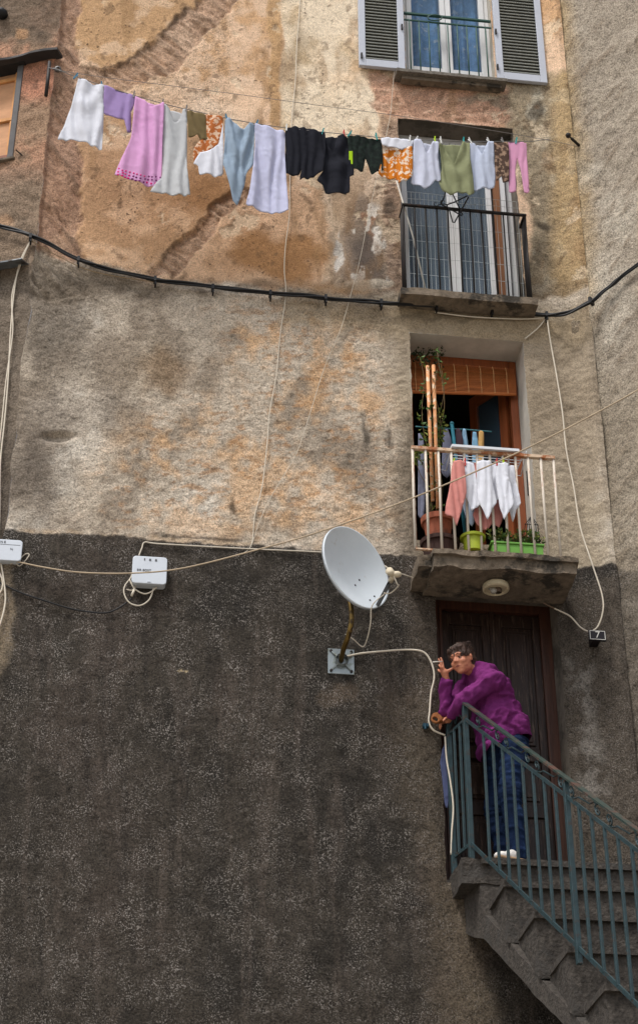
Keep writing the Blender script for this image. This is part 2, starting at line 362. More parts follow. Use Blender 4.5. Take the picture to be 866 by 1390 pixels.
    ucol = mixc(ucol, lin((116, 96, 76)), ss(4, 1, np.abs(sdpoly(wx*.7+px*.3, wy*.7+py*.3, [(322, 250), (346, 256), (300, 308), (236, 376), (204, 374), (252, 322)])))*ss(-.2, .4, w2)*.6)  # the same painted edge shadow round the lower bare band
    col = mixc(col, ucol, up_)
    smoothp = up_*np.clip(o1+o2+o3+cr+ss(300, 320, px)*(1-rg), 0, 1)*(1-np.clip(bare+red+red2, 0, 1))
    rgh = rgh*(1-.36*smoothp); pit = smoothp*ss(-.2, .5, w1)*.95
    # black weeping stains on the middle zone, and long level dark bands near the cable
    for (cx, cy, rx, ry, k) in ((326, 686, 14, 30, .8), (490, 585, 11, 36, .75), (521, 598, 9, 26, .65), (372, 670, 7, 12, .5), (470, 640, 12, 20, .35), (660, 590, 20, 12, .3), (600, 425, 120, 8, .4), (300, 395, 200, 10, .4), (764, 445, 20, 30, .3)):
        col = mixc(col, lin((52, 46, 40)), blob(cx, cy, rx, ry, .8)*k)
    # --- lower zone: nearly black coarse render with pale grains
    yb = 720+(px-20)*.0665; lo = ss(-2.5, 2.5, py-yb+w2*2.5+w4)
    lc = np.zeros(sh+(3,)); lc[:] = lin((70, 64, 57)); lc = mixc(lc, lin((50, 47, 43)), ss(0, .8, w3)*.7)
    lc = mixc(lc, lin((80, 71, 64)), ss(.1, .9, -w3+w1*.3)*.6)
    lc = mixc(lc, lin((38, 36, 35)), ss(.1, .8, fbm(px/13, py/170, 4, 45))*.3); lc = mixc(lc, lin((96, 86, 78)), ss(.2, .8, fbm(px/10, py/120, 4, 46))*.4)
    lc = mixc(lc, lin((120, 106, 88)), reg([(520, 960), (600, 900), (625, 1420), (590, 1420), (585, 1250), (565, 1120)], 24)*.3)
    lc = mixc(lc, lin((142, 126, 104)), reg([(606, 1165), (650, 1185), (670, 1420), (620, 1420)], 20)*.3)
    lc = mixc(lc, lin((92, 82, 72)), reg([(540, 740), (600, 740), (600, 960), (560, 900)], 14)*.6)
    lc = mixc(lc, lin((150, 134, 112)), reg([(-30, 735), (14, 740), (20, 830), (8, 900), (-30, 960)], 6)*.8)
    lc = mixc(lc, lin((112, 98, 84)), blob(465, 952, 36, 26, .7)*.6)
    lc = mixc(lc, lin((88, 80, 71)), reg([(755, 800), (900, 780), (900, 1200), (775, 1180)], 10)*.9)
    lc = mixc(lc, lin((152, 146, 138)), reg([(770, 900), (800, 900), (822, 1080), (790, 1090)], 10)*ss(-.3, .5, w2)*.55)
    lc = mixc(lc, lin((52, 46, 42)), blob(772, 845, 16, 44, .9)*.7)
    lc = mixc(lc, lin((50, 46, 43)), blob(560, 1230, 40, 24, .8)*.6)
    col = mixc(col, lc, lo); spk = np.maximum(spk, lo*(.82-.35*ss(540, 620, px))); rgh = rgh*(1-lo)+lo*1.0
    lc_s = (blob(244, 912, 4, 2.5, .4, .1)+blob(251, 913, 3, 2, .4, .1)).clip(0, 1); col = mixc(col, lin((196, 176, 140)), lc_s)
    # pale edge where the two coats meet
    ed = ss(5, 1, np.abs(py-yb+w2*2+2))*ss(.0, .5, w1+.35)*(px < 450); col = mixc(col, lin((178, 156, 130)), ed*.75)
    ed2 = ss(3, .5, np.abs(py-yb+w2*2+7))*ss(.1, .5, w1+.2)*(px < 330); col = mixc(col, lin((40, 34, 30)), ed2*.7)
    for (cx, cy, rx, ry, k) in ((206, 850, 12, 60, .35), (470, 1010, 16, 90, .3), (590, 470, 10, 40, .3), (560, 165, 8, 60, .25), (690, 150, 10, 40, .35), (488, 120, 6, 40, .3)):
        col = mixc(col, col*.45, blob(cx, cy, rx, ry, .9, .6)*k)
    # --- relief
    zz = z; xx = u
    b1 = fbm(xx*2.1, zz*2.1, 3, 91); b2 = fbm(xx*9, zz*9, 4, 93); b3 = fbm(xx*26, zz*30, 3, 95)
    amp = .25+.75*(1-smoothp)
    disp = b1*.014+b2*.003*amp+b3*.0035*amp*(1-.6*lo)
    disp += (1-up_)*(1-lo)*(.0065*fbm(xx*15+zz*6, zz*24, 5, 97, .7))
    disp += bare*(-.034+.026*np.where(lef > .5, streakL, streak))+red*(-.012+.008*fbm(px/14, py/5, 3, 99))+red2*.006*fbm(px/18, py/4, 3, 98)
    disp += lo*.012; disp -= chip*up_*.006
    disp -= .055*ss(.0, .8, 1-np.hypot((px-78)/34, (py-592)/10))        # the hollow in the render
    xr = XR-xx; disp += .11*np.exp(-np.maximum(xr, 0)/.08)                # the corner is rounded with render
    edge = ss(XL, XL+.03, xx); disp *= edge
    wob = .02*fbm(zz*5, zz*0, 4, 77)*(1-ss(XL, XL+.06, xx))
    aux = np.stack([spk, rgh, pit], -1)
    return np.clip(col, .002, .9), aux, disp, wob

house = empty('stone_house', Vector(((XL+XR)/2, W0, 0)), 'tall old house front in peeling ochre plaster over near-black coarse render', 'house')
wall_mesh('facade_wall', (0, W0, 0), (1, 0, 0), (0, -1, 0), XL, XR+.05, 3.0, 15.2, .0112, HOLES, main_col, house)
# left side wall, turned away by about 22 degrees
AL = math.radians(202); uL = Vector((math.cos(AL), -math.sin(AL), 0)); nL = Vector((-math.sin(math.radians(22)), -math.cos(math.radians(22)), 0))
PL = Vector((XL, W0, 0))
def onleft(px, py, off=0.0): return atplane(px, py, PL+nL*off, nL)
def lu(p): return (p-PL).dot(uL)
wl = (lu(onleft(26, 150)), 2.2, onleft(20, 214).z, onleft(20, 88).z)
def left_col(px, py, u, z):
    w1 = fbm(px/30, py/30, 5, 102); w2 = fbm(px/10, py/10, 4, 105); w3 = fbm(u*2, z*2, 4, 108); sh = px.shape
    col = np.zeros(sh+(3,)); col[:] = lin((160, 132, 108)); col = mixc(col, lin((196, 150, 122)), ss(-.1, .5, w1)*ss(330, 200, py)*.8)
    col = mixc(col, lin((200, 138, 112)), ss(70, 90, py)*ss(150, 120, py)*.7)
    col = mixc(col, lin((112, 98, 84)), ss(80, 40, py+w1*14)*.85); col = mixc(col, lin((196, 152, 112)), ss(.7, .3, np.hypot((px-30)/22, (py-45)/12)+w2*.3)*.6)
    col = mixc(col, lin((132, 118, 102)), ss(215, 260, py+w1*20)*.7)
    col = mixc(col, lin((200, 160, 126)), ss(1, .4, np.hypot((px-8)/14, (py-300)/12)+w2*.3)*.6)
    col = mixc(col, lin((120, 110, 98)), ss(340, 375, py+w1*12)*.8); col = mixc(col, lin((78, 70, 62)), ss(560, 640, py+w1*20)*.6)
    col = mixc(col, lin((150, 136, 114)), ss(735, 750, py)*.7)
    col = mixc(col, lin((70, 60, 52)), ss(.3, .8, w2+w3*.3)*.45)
    disp = fbm(u*3, z*3, 3, 111)*.015+fbm(u*12, z*16, 4, 113)*.011; disp *= ss(0, .03, u)
    wob = -.02*fbm(z*5, z*0, 4, 77)*(1-ss(0, .06, u))
    return np.clip(col, .002, .9), np.stack([np.zeros(sh), np.ones(sh)*.9, np.zeros(sh)], -1), disp, wob
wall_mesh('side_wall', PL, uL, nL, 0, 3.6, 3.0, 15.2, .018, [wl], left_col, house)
# neighbouring house: its wall comes forward from the inner corner
AR = math.radians(48); uR = Vector((math.cos(AR), -math.sin(AR), 0)); nR = Vector((-math.sin(AR), -math.cos(AR), 0)); PR = Vector((XR-.03, W0+.02, 0))
def onright(px, py, off=0.0): return atplane(px, py, PR+nR*off, nR)
def right_col(px, py, u, z):
    w1 = fbm(px/30, py/30, 5, 202); w2 = fbm(px/11, py/11, 4, 205); w3 = fbm(u*1.6, z*1.6, 4, 208); sh = px.shape
    rot = px*.55-py*.83; rot2 = px*.83+py*.55; stk = fbm(rot/26, rot2/7, 4, 211)
    col = np.zeros(sh+(3,)); col[:] = lin((168, 156, 140)); col = mixc(col, lin((196, 186, 170)), ss(0, .7, w3+w1*.4)*.7)
    col = mixc(col, lin((126, 110, 92)), ss(.15, .8, stk)*.55); col = mixc(col, lin((184, 156, 112)), ss(.35, .05, u+w1*.06)*ss(470, 380, py)*.7)
    col = mixc(col, lin((132, 118, 98)), ss(.30, .05, u+w1*.05)*ss(400, 470, py)*.75)
    col = mixc(col, lin((146, 134, 116)), ss(460, 560, py)*.5)
    col = mixc(col, lin((100, 92, 82)), ss(770, 780, py+w2*4)*.92); col = mixc(col, lin((140, 132, 120)), ss(770, 780, py)*ss(.1, .6, w1)*.45)
    disp = fbm(u*2.4, z*2.4, 3, 213)*.02+stk*.009+fbm(u*20, z*20, 4, 215, .7)*.006+.07*np.exp(-np.maximum(u, 0)/.10)
    spk = ss(770, 780, py)*.55
    return np.clip(col, .002, .9), np.stack([spk, np.ones(sh)*.95, np.zeros(sh)], -1), disp, 0*px
nb = empty('neighbouring_house', PR+Vector((.5, -.4, 0)), 'beige rough-rendered house wall coming forward at the right edge', 'house')
wall_mesh('render_wall', PR, uR, nR, -.02, 5.2, 3.0, 15.2, .016, [], right_col, nb)
# plain lower parts and returns, so that the houses stand on the street
MB().box(XL, XR, W0+.02, W0+.3, 0, 3.02).build('base_wall', M_stair, house)
MB().obox(PL+uL*1.8+Vector((0, 0, 1.5))-nL*.16, uL*1.8, nL*.14, Vector((0, 0, 1.51))).build('base_wall', M_stair, house)
MB().obox(PR+uR*2.6+Vector((0, 0, 1.5))-nR*.16, uR*2.6, nR*.14, Vector((0, 0, 1.51))).build('base_wall', M_stair, nb)
# street
g = MB(); g.box(-60, 60, -60, 60, -.2, 0)
tag(g.build('ground', mat('street_stone', L3(150, 142, 130), .9, var=.25, scale=3)), kind='structure')
# ------------------------------------------------------------------ light
wd = bpy.data.worlds.new('World'); sc.world = wd; wd.use_nodes = True; nt = wd.node_tree
sky = nt.nodes.new('ShaderNodeTexSky'); sky.sky_type = 'NISHITA'; sky.sun_disc = False
SE = math.radians(60); SA = math.radians(222)        # azimuth measured clockwise from +y
sky.sun_elevation = SE; sky.sun_rotation = SA; sky.air_density = 1.0; sky.dust_density = 3.0; sky.ozone_density = 1.0
hs = nt.nodes.new('ShaderNodeHueSaturation'); hs.inputs['Saturation'].default_value = .35; nt.links.new(sky.outputs[0], hs.inputs['Color'])
nt.links.new(hs.outputs[0], nt.nodes['Background'].inputs[0]); nt.nodes['Background'].inputs[1].default_value = .15
sl = bpy.data.lights.new('sun', 'SUN'); sl.energy = 1.9; sl.angle = math.radians(11); sl.color = (1, .965, .92)
so = bpy.data.objects.new('sun', sl); C.objects.link(so)
sd_ = Vector((math.sin(SA)*math.cos(SE), math.cos(SA)*math.cos(SE), math.sin(SE)))
so.rotation_euler = sd_.to_track_quat('Z', 'Y').to_euler(); so.location = (0, 0, 20)
vs = sc.view_settings; vs.view_transform = 'Standard'; vs.look = 'None'; vs.gamma = 1; vs.use_curve_mapping = False; vs.exposure = .45
# ================================================================== parts of the house
M_wood_dark = mat('dark_brown_door_wood', L3(42, 28, 22), .45, var=.6, scale=6, bump=.5, bscale=14, dirt=(.078, .05, .036), dscale=7, dth=.58, stretch=(6, 6, .6), spec=.25)
M_wood_red = mat('red_brown_door_frame', L3(70, 42, 30), .5, var=.5, scale=6, bump=.4, bscale=14, stretch=(6, 6, .5))
M_wood_or = mat('orange_brown_wood', L3(128, 68, 36), .5, var=.35, scale=6, bump=.3, bscale=14, stretch=(6, 6, .5), dirt=(.12, .05, .02), dscale=6, dth=.62)
M_white_fr = mat('white_window_frame', L3(205, 205, 205), .5, var=.06, bump=.05)
M_shut = mat('pale_grey_shutter_frame', L3(176, 180, 190), .45, var=.06, bump=.05)
M_slat = mat('grey_green_shutter_slats', L3(150, 152, 146), .5, var=.12)
M_green = mat('green_railing_paint', L3(42, 76, 66), .45, var=.3, scale=20)
M_blackiron = mat('black_rusty_iron', L3(34, 29, 27), .6, var=.4, scale=20, dirt=(.07, .03, .015), dscale=12, dth=.6)
M_whiterust = mat('white_paint_over_rust', L3(196, 186, 172), .6, var=.1, scale=10, dirt=L3(150, 84, 44), dscale=9, dth=.57, stretch=(1, 1, .35), bump=.3)
M_rustrail = mat('mostly_rusted_white_rail', L3(200, 176, 150), .7, var=.15, scale=10, dirt=L3(156, 96, 58), dscale=6, dth=.51, bump=.4)
M_wire = mat('galvanised_wire', L3(176, 180, 178), .4, .3, var=.1)
M_blind = mat('orange_bamboo_blind', L3(172, 98, 48), .6, var=.25, scale=4, bump=.5, bscale=5, stretch=(1, 1, 26), bd=.01)
M_curt = mat('white_net_curtain', L3(190, 196, 206), .9, var=.2, scale=14, bump=.4, bscale=20, stretch=(4, 4, .4))
M_bluecurt = mat('blue_lace_curtain', L3(96, 140, 188), .9, var=.4, scale=9, dirt=L3(168, 182, 200), dscale=12, dth=.60)
def glass(name, tint, rough=.08, fac=.5):
    m = bpy.data.materials.new(name); m.use_nodes = True; N = m.node_tree.nodes; L = m.node_tree.links
    b = N['Principled BSDF']; b.inputs['Base Color'].default_value = (*tint, 1); b.inputs['Roughness'].default_value = rough
    t = N.new('ShaderNodeBsdfTransparent'); x = N.new('ShaderNodeMixShader'); x.inputs[0].default_value = fac
    L.new(t.outputs[0], x.inputs[1]); L.new(b.outputs[0], x.inputs[2]); L.new(x.outputs[0], N['Material Output'].inputs[0]); return m
M_glass = glass('window_glass', (.10, .16, .22), .06, .22)
M_glass3 = glass('dusty_door_glass', (.12, .16, .20), .15, .35)

def reveal(h, depth, m, name='opening_reveal', back=None):
    x0, x1, z0, z1 = h; b = MB(); Y0, Y1 = W0+.0, W0+depth; t = .003
    b.box(x0-t, x0, Y0, Y1, z0, z1); b.box(x1, x1+t, Y0, Y1, z0, z1); b.box(x0-t, x1+t, Y0, Y1, z1, z1+t); b.box(x0-t, x1+t, Y0, Y1, z0-t, z0)
    return b.build(name, m, house)
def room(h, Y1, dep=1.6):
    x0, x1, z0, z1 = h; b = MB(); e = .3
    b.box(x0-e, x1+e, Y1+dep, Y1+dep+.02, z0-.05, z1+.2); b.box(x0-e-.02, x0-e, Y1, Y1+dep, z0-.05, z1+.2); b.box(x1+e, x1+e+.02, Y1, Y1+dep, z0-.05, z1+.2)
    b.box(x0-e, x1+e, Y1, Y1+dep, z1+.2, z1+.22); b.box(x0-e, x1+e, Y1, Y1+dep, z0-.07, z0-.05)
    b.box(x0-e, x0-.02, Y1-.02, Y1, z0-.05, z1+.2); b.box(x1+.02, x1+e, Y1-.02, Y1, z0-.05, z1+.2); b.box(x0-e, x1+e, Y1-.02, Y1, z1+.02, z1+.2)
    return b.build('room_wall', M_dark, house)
M_conc_smooth = mat('grimy_lintel_plaster', L3(112, 104, 94), .9, var=.35, scale=5, bump=.5, bscale=20, dirt=(.08, .07, .055), dscale=3, dth=.55)
# ---- street door (number 7)
R1 = .30; reveal(D1, R1, M_conc_smooth)
x0, x1, z0, z1 = D1; Yd = W0+R1-.06
fr = MB(); w = .07
fr.box(x0, x0+w, Yd-.02, Yd+.06, z0, z1); fr.box(x1-w, x1, Yd-.02, Yd+.06, z0, z1); fr.box(x0+w, x1-w, Yd-.02, Yd+.06, z1-w, z1)
fr.box(x0+w, x0+w+.02, Yd-.035, Yd, z0, z1-w); fr.box(x1-w-.02, x1-w, Yd-.035, Yd, z0, z1-w)
fr.build('door_frame', M_wood_red, house)
mid = (x0+x1)/2+.01
def door_leaf(xa, xb, handle=False):
    b = MB(); b.box(xa, xb, Yd+.02, Yd+.05, z0, z1-w); s = .075
    za = z0+.03; zb = z1-w-.02; zs = [za, za+.12, za+.58, za+.68, za+1.02, za+1.12, zb-.1, zb]
    b.box(xa, xa+s, Yd, Yd+.02, z0, zb); b.box(xb-s, xb, Yd, Yd+.02, z0, zb)
    for a_, b_ in ((0, 1), (2, 3), (4, 5), (6, 7)): b.box(xa+s, xb-s, Yd, Yd+.02, zs[a_], zs[b_])
    for a_, b_ in ((1, 2), (3, 4), (5, 6)):       # raised panels
        b.box(xa+s+.025, xb-s-.025, Yd+.006, Yd+.021, zs[a_]+.03, zs[b_]-.03); b.box(xa+s+.05, xb-s-.05, Yd-.002, Yd+.007, zs[a_]+.055, zs[b_]-.055)
    o = b.bevel(.004, 1).build('door_leaf', M_wood_dark, house)
    if handle:
        hb = MB(); hb.ball((xa+.04, Yd-.05, z0+1.0), .026); hb.tube([(xa+.04, Yd-.04, z0+1.0), (xa+.04, Yd+.01, z0+1.0)], .01); hb.lathe((xa+.04, Yd+.001, z0+1.0), [(.0, -.012), (.03, -.012), (.03, 0)], 14, (0, 1, 0))
        hb.build('door_knob', mat('brass', L3(140, 104, 52), .35, .9, var=.2), o)
    return o
door_leaf(x0+w+.002, mid-.003); door_leaf(mid+.003, x1-w-.002, True)
MB().box(mid-.02, mid+.02, Yd-.012, Yd-.001, z0, z1-w).bevel(.004, 1).build('door_astragal', M_wood_dark, house)
MB().box(x0, x1, W0+.0, W0+R1+.05, z0-.03, z0+.02).build('door_sill', M_stair, house)
# ---- second floor balcony door
R2 = .34; reveal(D2, R2, M_reveal); x0, x1, z0, z1 = D2; Y2 = W0+R2-.05
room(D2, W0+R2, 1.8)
w = .065; fr = MB(); fr.box(x0, x0+w, Y2, Y2+.08, z0, z1); fr.box(x1-w, x1, Y2, Y2+.08, z0, z1); fr.box(x0+w, x1-w, Y2, Y2+.08, z1-.09, z1)
fr.bevel(.006, 1).build('door_frame', M_wood_or, house)
# leaf standing ajar inside on the right
lf = MB(); hx = x1-w-.01; A = Vector((hx, Y2+.09, 0)); dv = Vector((-.55, .84, 0)).normalized(); wd_ = .42; z0_, z1_ = z0+.03, z1-.12
for (t0, t1, za, zb) in ((0, .08, z0_, z1_), (wd_-.07, wd_, z0_, z1_), (.08, wd_-.07, z1_-.09, z1_), (.08, wd_-.07, z0_, z0_+.12), (.08, wd_-.07, z0_+.7, z0_+.8)):
    lf.obox(A+dv*(t0+t1)/2+Vector((0, 0, (za+zb)/2)), dv*(t1-t0)/2, dv.cross(Vector((0, 0, 1)))*.02, Vector((0, 0, (zb-za)/2)))
L_ = lf.build('door_leaf', M_wood_or, house)
gp = MB(); gp.obox(A+dv*wd_/2+Vector((0, 0, (z0_+z1_)/2+.3)), dv*(wd_/2-.075), dv.cross(Vector((0, 0, 1)))*.004, Vector((0, 0, (z1_-z0_)/2-.42))); gp.build('pane', M_glass, L_)
# roller blind of bamboo
bl = MB(); bx0, bx1 = x0+.01, x1-.03; zt = z1-.1; hb_ = .30; nx = 60
yb_ = Y2-.03
sl_ = MB(); n = 26
for i in range(n):
    for j in range(24):
        f0, f1 = j/24, (j+1)/24; sag = lambda f: -.03+.055*f+.008*math.sin(f*9)
        za = zt-hb_*(i/n); zb = zt-hb_*((i+1)/n)
        zz = lambda z_, f: z_+(zt-z_)/hb_*sag(f)
        yy = lambda z_: yb_-.035*math.sin((zt-z_)/hb_*math.pi*.8)
        a = (bx0+(bx1-bx0)*f0, yy(za), zz(za, f0)); b_ = (bx0+(bx1-bx0)*f1, yy(za), zz(za, f1)); c = (bx0+(bx1-bx0)*f1, yy(zb)-.004, zz(zb+.002, f1)); d = (bx0+(bx1-bx0)*f0, yy(zb)-.004, zz(zb+.002, f0))
        sl_.quad(a, b_, c, d)
ro = sl_.build('bamboo_blind', M_blind, house)
cdm = MB()
for k in range(8):
    f = .08+k*.12; xk = bx0+(bx1-bx0)*f
    cdm.tube([(xk+.003*math.sin(t), yb_-.008-.035*math.sin(t/8*math.pi*.8), zt-hb_*t/8+(t/8)*(-.03+.055*f)) for t in range(9)], .0022, 4)
cdm.build('blind_string', mat('pale_string', L3(214, 168, 116), .8), ro)
MB().tube([(bx0, yb_-.012, zt-hb_-.03), (bx1, yb_-.012, zt-hb_+.028)], .014, 8).build('bottom_roll', M_blind, ro)
# slab (the thin upper layer runs further left)
zs = at(680, 752, 11.52).z; xs0 = at(572, 748, 11.52).x; xs0b = at(590, 757, 11.50).x; xs1 = at(785, 768, 11.50).x
YB = 11.50
b = MB(); b.box(xs0b, xs1, YB+.03, W0-.015, zs-.13, zs-.035); b.box(xs0b-.01, xs1+.012, YB, W0-.01, zs-.04, zs)
b.rough(.035, .016, 7).build('balcony_slab', M_conc, house)
b = MB(); b.box(xs0-.01, xs0b-.005, YB+.10, W0-.01, zs-.10, zs+.0); b.rough(.03, .012, 9).build('slab_stub', M_conc, house)
def railing(name_parent_mat, xa, xb, Yf, zb, zt, nb_, bar_w, top_w, m_top, m_bar, returns=True, lean=0, top_h=None, flat=False, bot=True):
    r = empty('balcony_railing', Vector(((xa+xb)/2, Yf, zb)), None, None); r.parent = house; r.location = Vector(((xa+xb)/2, Yf, zb))-wloc(house)
    t = MB(); th = top_h or top_w
    t.box(xa-.01, xb+.01, Yf-top_w/2, Yf+top_w/2, zt-th, zt)
    if returns: t.box(xa-.01, xa-.01+top_w, Yf+top_w/2, W0-.003, zt-th+.001, zt-.001); t.box(xb+.01-top_w, xb+.01, Yf+top_w/2, W0-.003, zt-th+.001, zt-.001)
    t.bevel(.003, 1).build('top_rail', m_top, r)
    if bot:
        t = MB(); t.box(xa, xb, Yf-.012, Yf+.012, zb, zb+.012); t.build('bottom_rail', m_top, r)
    for i in range(nb_):
        x = xa+(xb-xa)*i/(nb_-1); q = MB()
        q.tube([(x+random.uniform(-.004, .004), Yf, zb+.01), (x+random.uniform(-.004, .004), Yf+random.uniform(-.003, .003), (zb+zt)/2), (x, Yf, zt-th+.002)], bar_w/2, 8)
        q.build('baluster', m_bar, r, smooth=True)
    if returns:
        for xx in (xa, xb):
            for k in (1, 2, 3):
                yy = Yf+(W0-Yf)*k/4; MB().tube([(xx, yy, zb+.01), (xx, yy, zt-th)], bar_w/2, 8).build('baluster', m_bar, r, smooth=True)
    return r
xa = at(562, 680, YB+.04).x; xb = at(756, 690, YB+.04).x
zr = at(655, 613, YB+.04).z
railing(None, xa, xb, YB+.04, zs+.0, zr, 12, .021, .035, M_rustrail, M_whiterust, returns=False, top_h=.028)
RB2 = (xa, xb, YB+.04, zs, zr)
# side rails back to the wall
# ---- third floor door
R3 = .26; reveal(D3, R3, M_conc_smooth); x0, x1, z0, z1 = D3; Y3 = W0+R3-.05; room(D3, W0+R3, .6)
w = .05; fr = MB(); fr.box(x0, x0+w, Y3, Y3+.07, z0, z1); fr.box(x1-w, x1, Y3, Y3+.07, z0, z1); fr.box(x0+w, x1-w, Y3, Y3+.07, z1-w, z1)
fr.bevel(.005, 1).build('door_frame', M_white_fr, house)
xm = (x0+x1)/2-.02
for (a, b_) in ((x0+w, xm), (xm+.003, x1-w-.14)):
    q = MB(); s = .05; q.box(a, a+s, Y3-.01, Y3+.045, z0, z1-w); q.box(b_-s, b_, Y3-.01, Y3+.045, z0, z1-w); q.box(a+s, b_-s, Y3-.01, Y3+.045, z0, z0+.11); q.box(a+s, b_-s, Y3-.01, Y3+.045, z1-w-.06, z1-w)
    lf = q.bevel(.004, 1).build('glazed_leaf', M_white_fr, house)
    MB().box(a+s, b_-s, Y3+.01, Y3+.016, z0+.11, z1-w-.06).build('pane', M_glass3, lf)
cb = MB(); nx = 80
for i in range(nx):
    xa_ = x0+(x1-x0)*i/nx; xb_ = x0+(x1-x0)*(i+1)/nx; f = lambda t: Y3+.12+.025*math.sin(t*75+math.sin(t*13)*2)
    cb.quad((xa_, f(xa_), z0), (xb_, f(xb_), z0), (xb_, f(xb_), z1), (xa_, f(xa_), z1))
cb.build('net_curtain', mat('grey_net_curtain', L3(120, 132, 146), .9, var=.25, scale=6, stretch=(5, 5, .5)), house, smooth=True)
MB().box(x1-w-.13, x1-w-.075, Y3-.06, Y3-.02, z0, z1-.1).build('wooden_board', mat('brown_board', L3(122, 78, 46), .7, var=.3, stretch=(5, 5, .5)), house)
MB().box(x1-w-.07, x1-w-.02, Y3-.05, Y3-.02, z0, z1-.1).bevel(.004, 1).build('side_panel', M_white_fr, house)
Y3B = W0-.20; zs3 = at(637, 397, Y3B).z; xa = at(545, 405, Y3B).x; xb = at(730, 408, Y3B).x
b = MB(); b.box(xa, xb, Y3B, W0-.01, zs3-.07, zs3); b.rough(.04, .008, 8).build('balcony_slab', M_conc, house)
zr3 = at(630, 284, Y3B+.03).z; xa = at(549, 340, Y3B+.03).x; xb = at(716, 340, Y3B+.03).x
railing(None, xa, xb, Y3B+.03, zs3, zr3, 12, .015, .028, M_blackiron, M_blackiron, returns=True, top_h=.02)
RB3 = (xa, xb, Y3B+.03, zs3, zr3)
# wire mesh tied to the inside of the railing
wm = MB(); ztop = at(560, 262, Y3B+.06).z; zb_ = zs3+.02
for i in range(27):
    x = xa+.04+(xb-xa-.10)*i/26; wm.tube([(x, Y3B+.055, zb_), (x+.004, Y3B+.058, (zb_+ztop)/2), (x, Y3B+.055, ztop)], .0017, 4)
for k in range(8):
    z = zb_+(ztop-zb_)*[0, .16, .33, .5, .66, .84, .93, 1][k]; wm.tube([(xa+.03+(xb-xa-.08)*t/8, Y3B+.052, z+.004*math.sin(t*1.3+k)) for t in range(9)], .0017, 4)
mo = wm.build('wire_mesh_panel', M_wire, None); tag(mo, 'fine pale wire mesh panel tied inside the black balcony railing', 'wire mesh')
# ---- top window
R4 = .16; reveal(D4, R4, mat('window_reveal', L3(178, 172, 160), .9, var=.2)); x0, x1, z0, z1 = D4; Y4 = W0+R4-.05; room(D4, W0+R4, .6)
win = empty('window', Vector(((x0+x1)/2, Y4, z0)), None, None); win.parent = house; win.location = Vector(((x0+x1)/2, Y4, z0))-wloc(house)
w = .045; fr = MB(); fr.box(x0, x0+w, Y4, Y4+.06, z0, z1); fr.box(x1-w, x1, Y4, Y4+.06, z0, z1); fr.box(x0+w, x1-w, Y4, Y4+.06, z0, z0+w); fr.box(x0+w, x1-w, Y4, Y4+.06, z1-w, z1)
fr.bevel(.004, 1).build('frame', M_white_fr, win); xm = (x0+x1)/2
for (a, b_) in ((x0+w, xm-.002), (xm+.002, x1-w)):
    q = MB(); s = .05; q.box(a, a+s, Y4-.015, Y4+.04, z0+w, z1-w); q.box(b_-s, b_, Y4-.015, Y4+.04, z0+w, z1-w); q.box(a+s, b_-s, Y4-.015, Y4+.04, z0+w, z0+w+.14); q.box(a+s, b_-s, Y4-.015, Y4+.04, z1-w-.06, z1-w)
    q.bevel(.004, 1).build('casement', M_white_fr, win); MB().box(a+s, b_-s, Y4+.01, Y4+.016, z0+w+.14, z1-w-.06).build('pane', M_glass, win)
cb = MB(); nx = 60
for i in range(nx):
    xa_ = x0+(x1-x0)*i/nx; xb_ = x0+(x1-x0)*(i+1)/nx; f = lambda t: Y4+.09+.02*math.sin(t*60+math.sin(t*13)*2)
    cb.quad((xa_, f(xa_), z0), (xb_, f(xb_), z0), (xb_, f(xb_), z1), (xa_, f(xa_), z1))
cb.build('lace_curtain', M_bluecurt, win, smooth=True)
def shutter(xa, xb, zb, zt):
    b = MB(); s = .062; Ya, Yb = W0-.055, W0-.015
    b.box(xa, xa+s, Ya, Yb, zb, zt); b.box(xb-s, xb, Ya, Yb, zb, zt); b.box(xa+s, xb-s, Ya, Yb, zb, zb+.09); b.box(xa+s, xb-s, Ya, Yb, zt-.09, zt)
    o = b.bevel(.004, 1).build('shutter', M_shut, house)
    q = MB(); z = zb+.1
    while z < zt-.1: q.obox(Vector(((xa+xb)/2, W0-.036, z+.018)), Vector(((xb-xa)/2-s-.001, 0, 0)), Vector((0, .012, .016)), Vector((0, .003, -.0022))); z += .040
    q.build('louvres', M_slat, o); MB().box(xa+s, xb-s, W0-.020, W0-.016, zb+.09, zt-.09).build('back_board', mat('shutter_back', L3(104, 106, 100), .8), o)
    return o
zsb = at(515, 91, W0-.05).z
s1 = shutter(at(487, 60, W0-.05).x, at(549, 60, W0-.05).x, zsb, zsb+1.6)
s2 = shutter(at(672, 60, W0-.05).x, at(738, 60, W0-.05).x, zsb+.0, zsb+1.6)
for (o, x, dz) in ((s1, at(491, 80, W0-.07).x, .08), (s1, at(547, 80, W0-.07).x, .5), (s2, at(673, 60, W0-.07).x, .10), (s2, at(674, 60, W0-.07).x, .56)):
    MB().box(x-.008, x+.008, W0-.075, W0-.057, zsb+dz, zsb+dz+.06).build('hinge', M_blackiron, o)
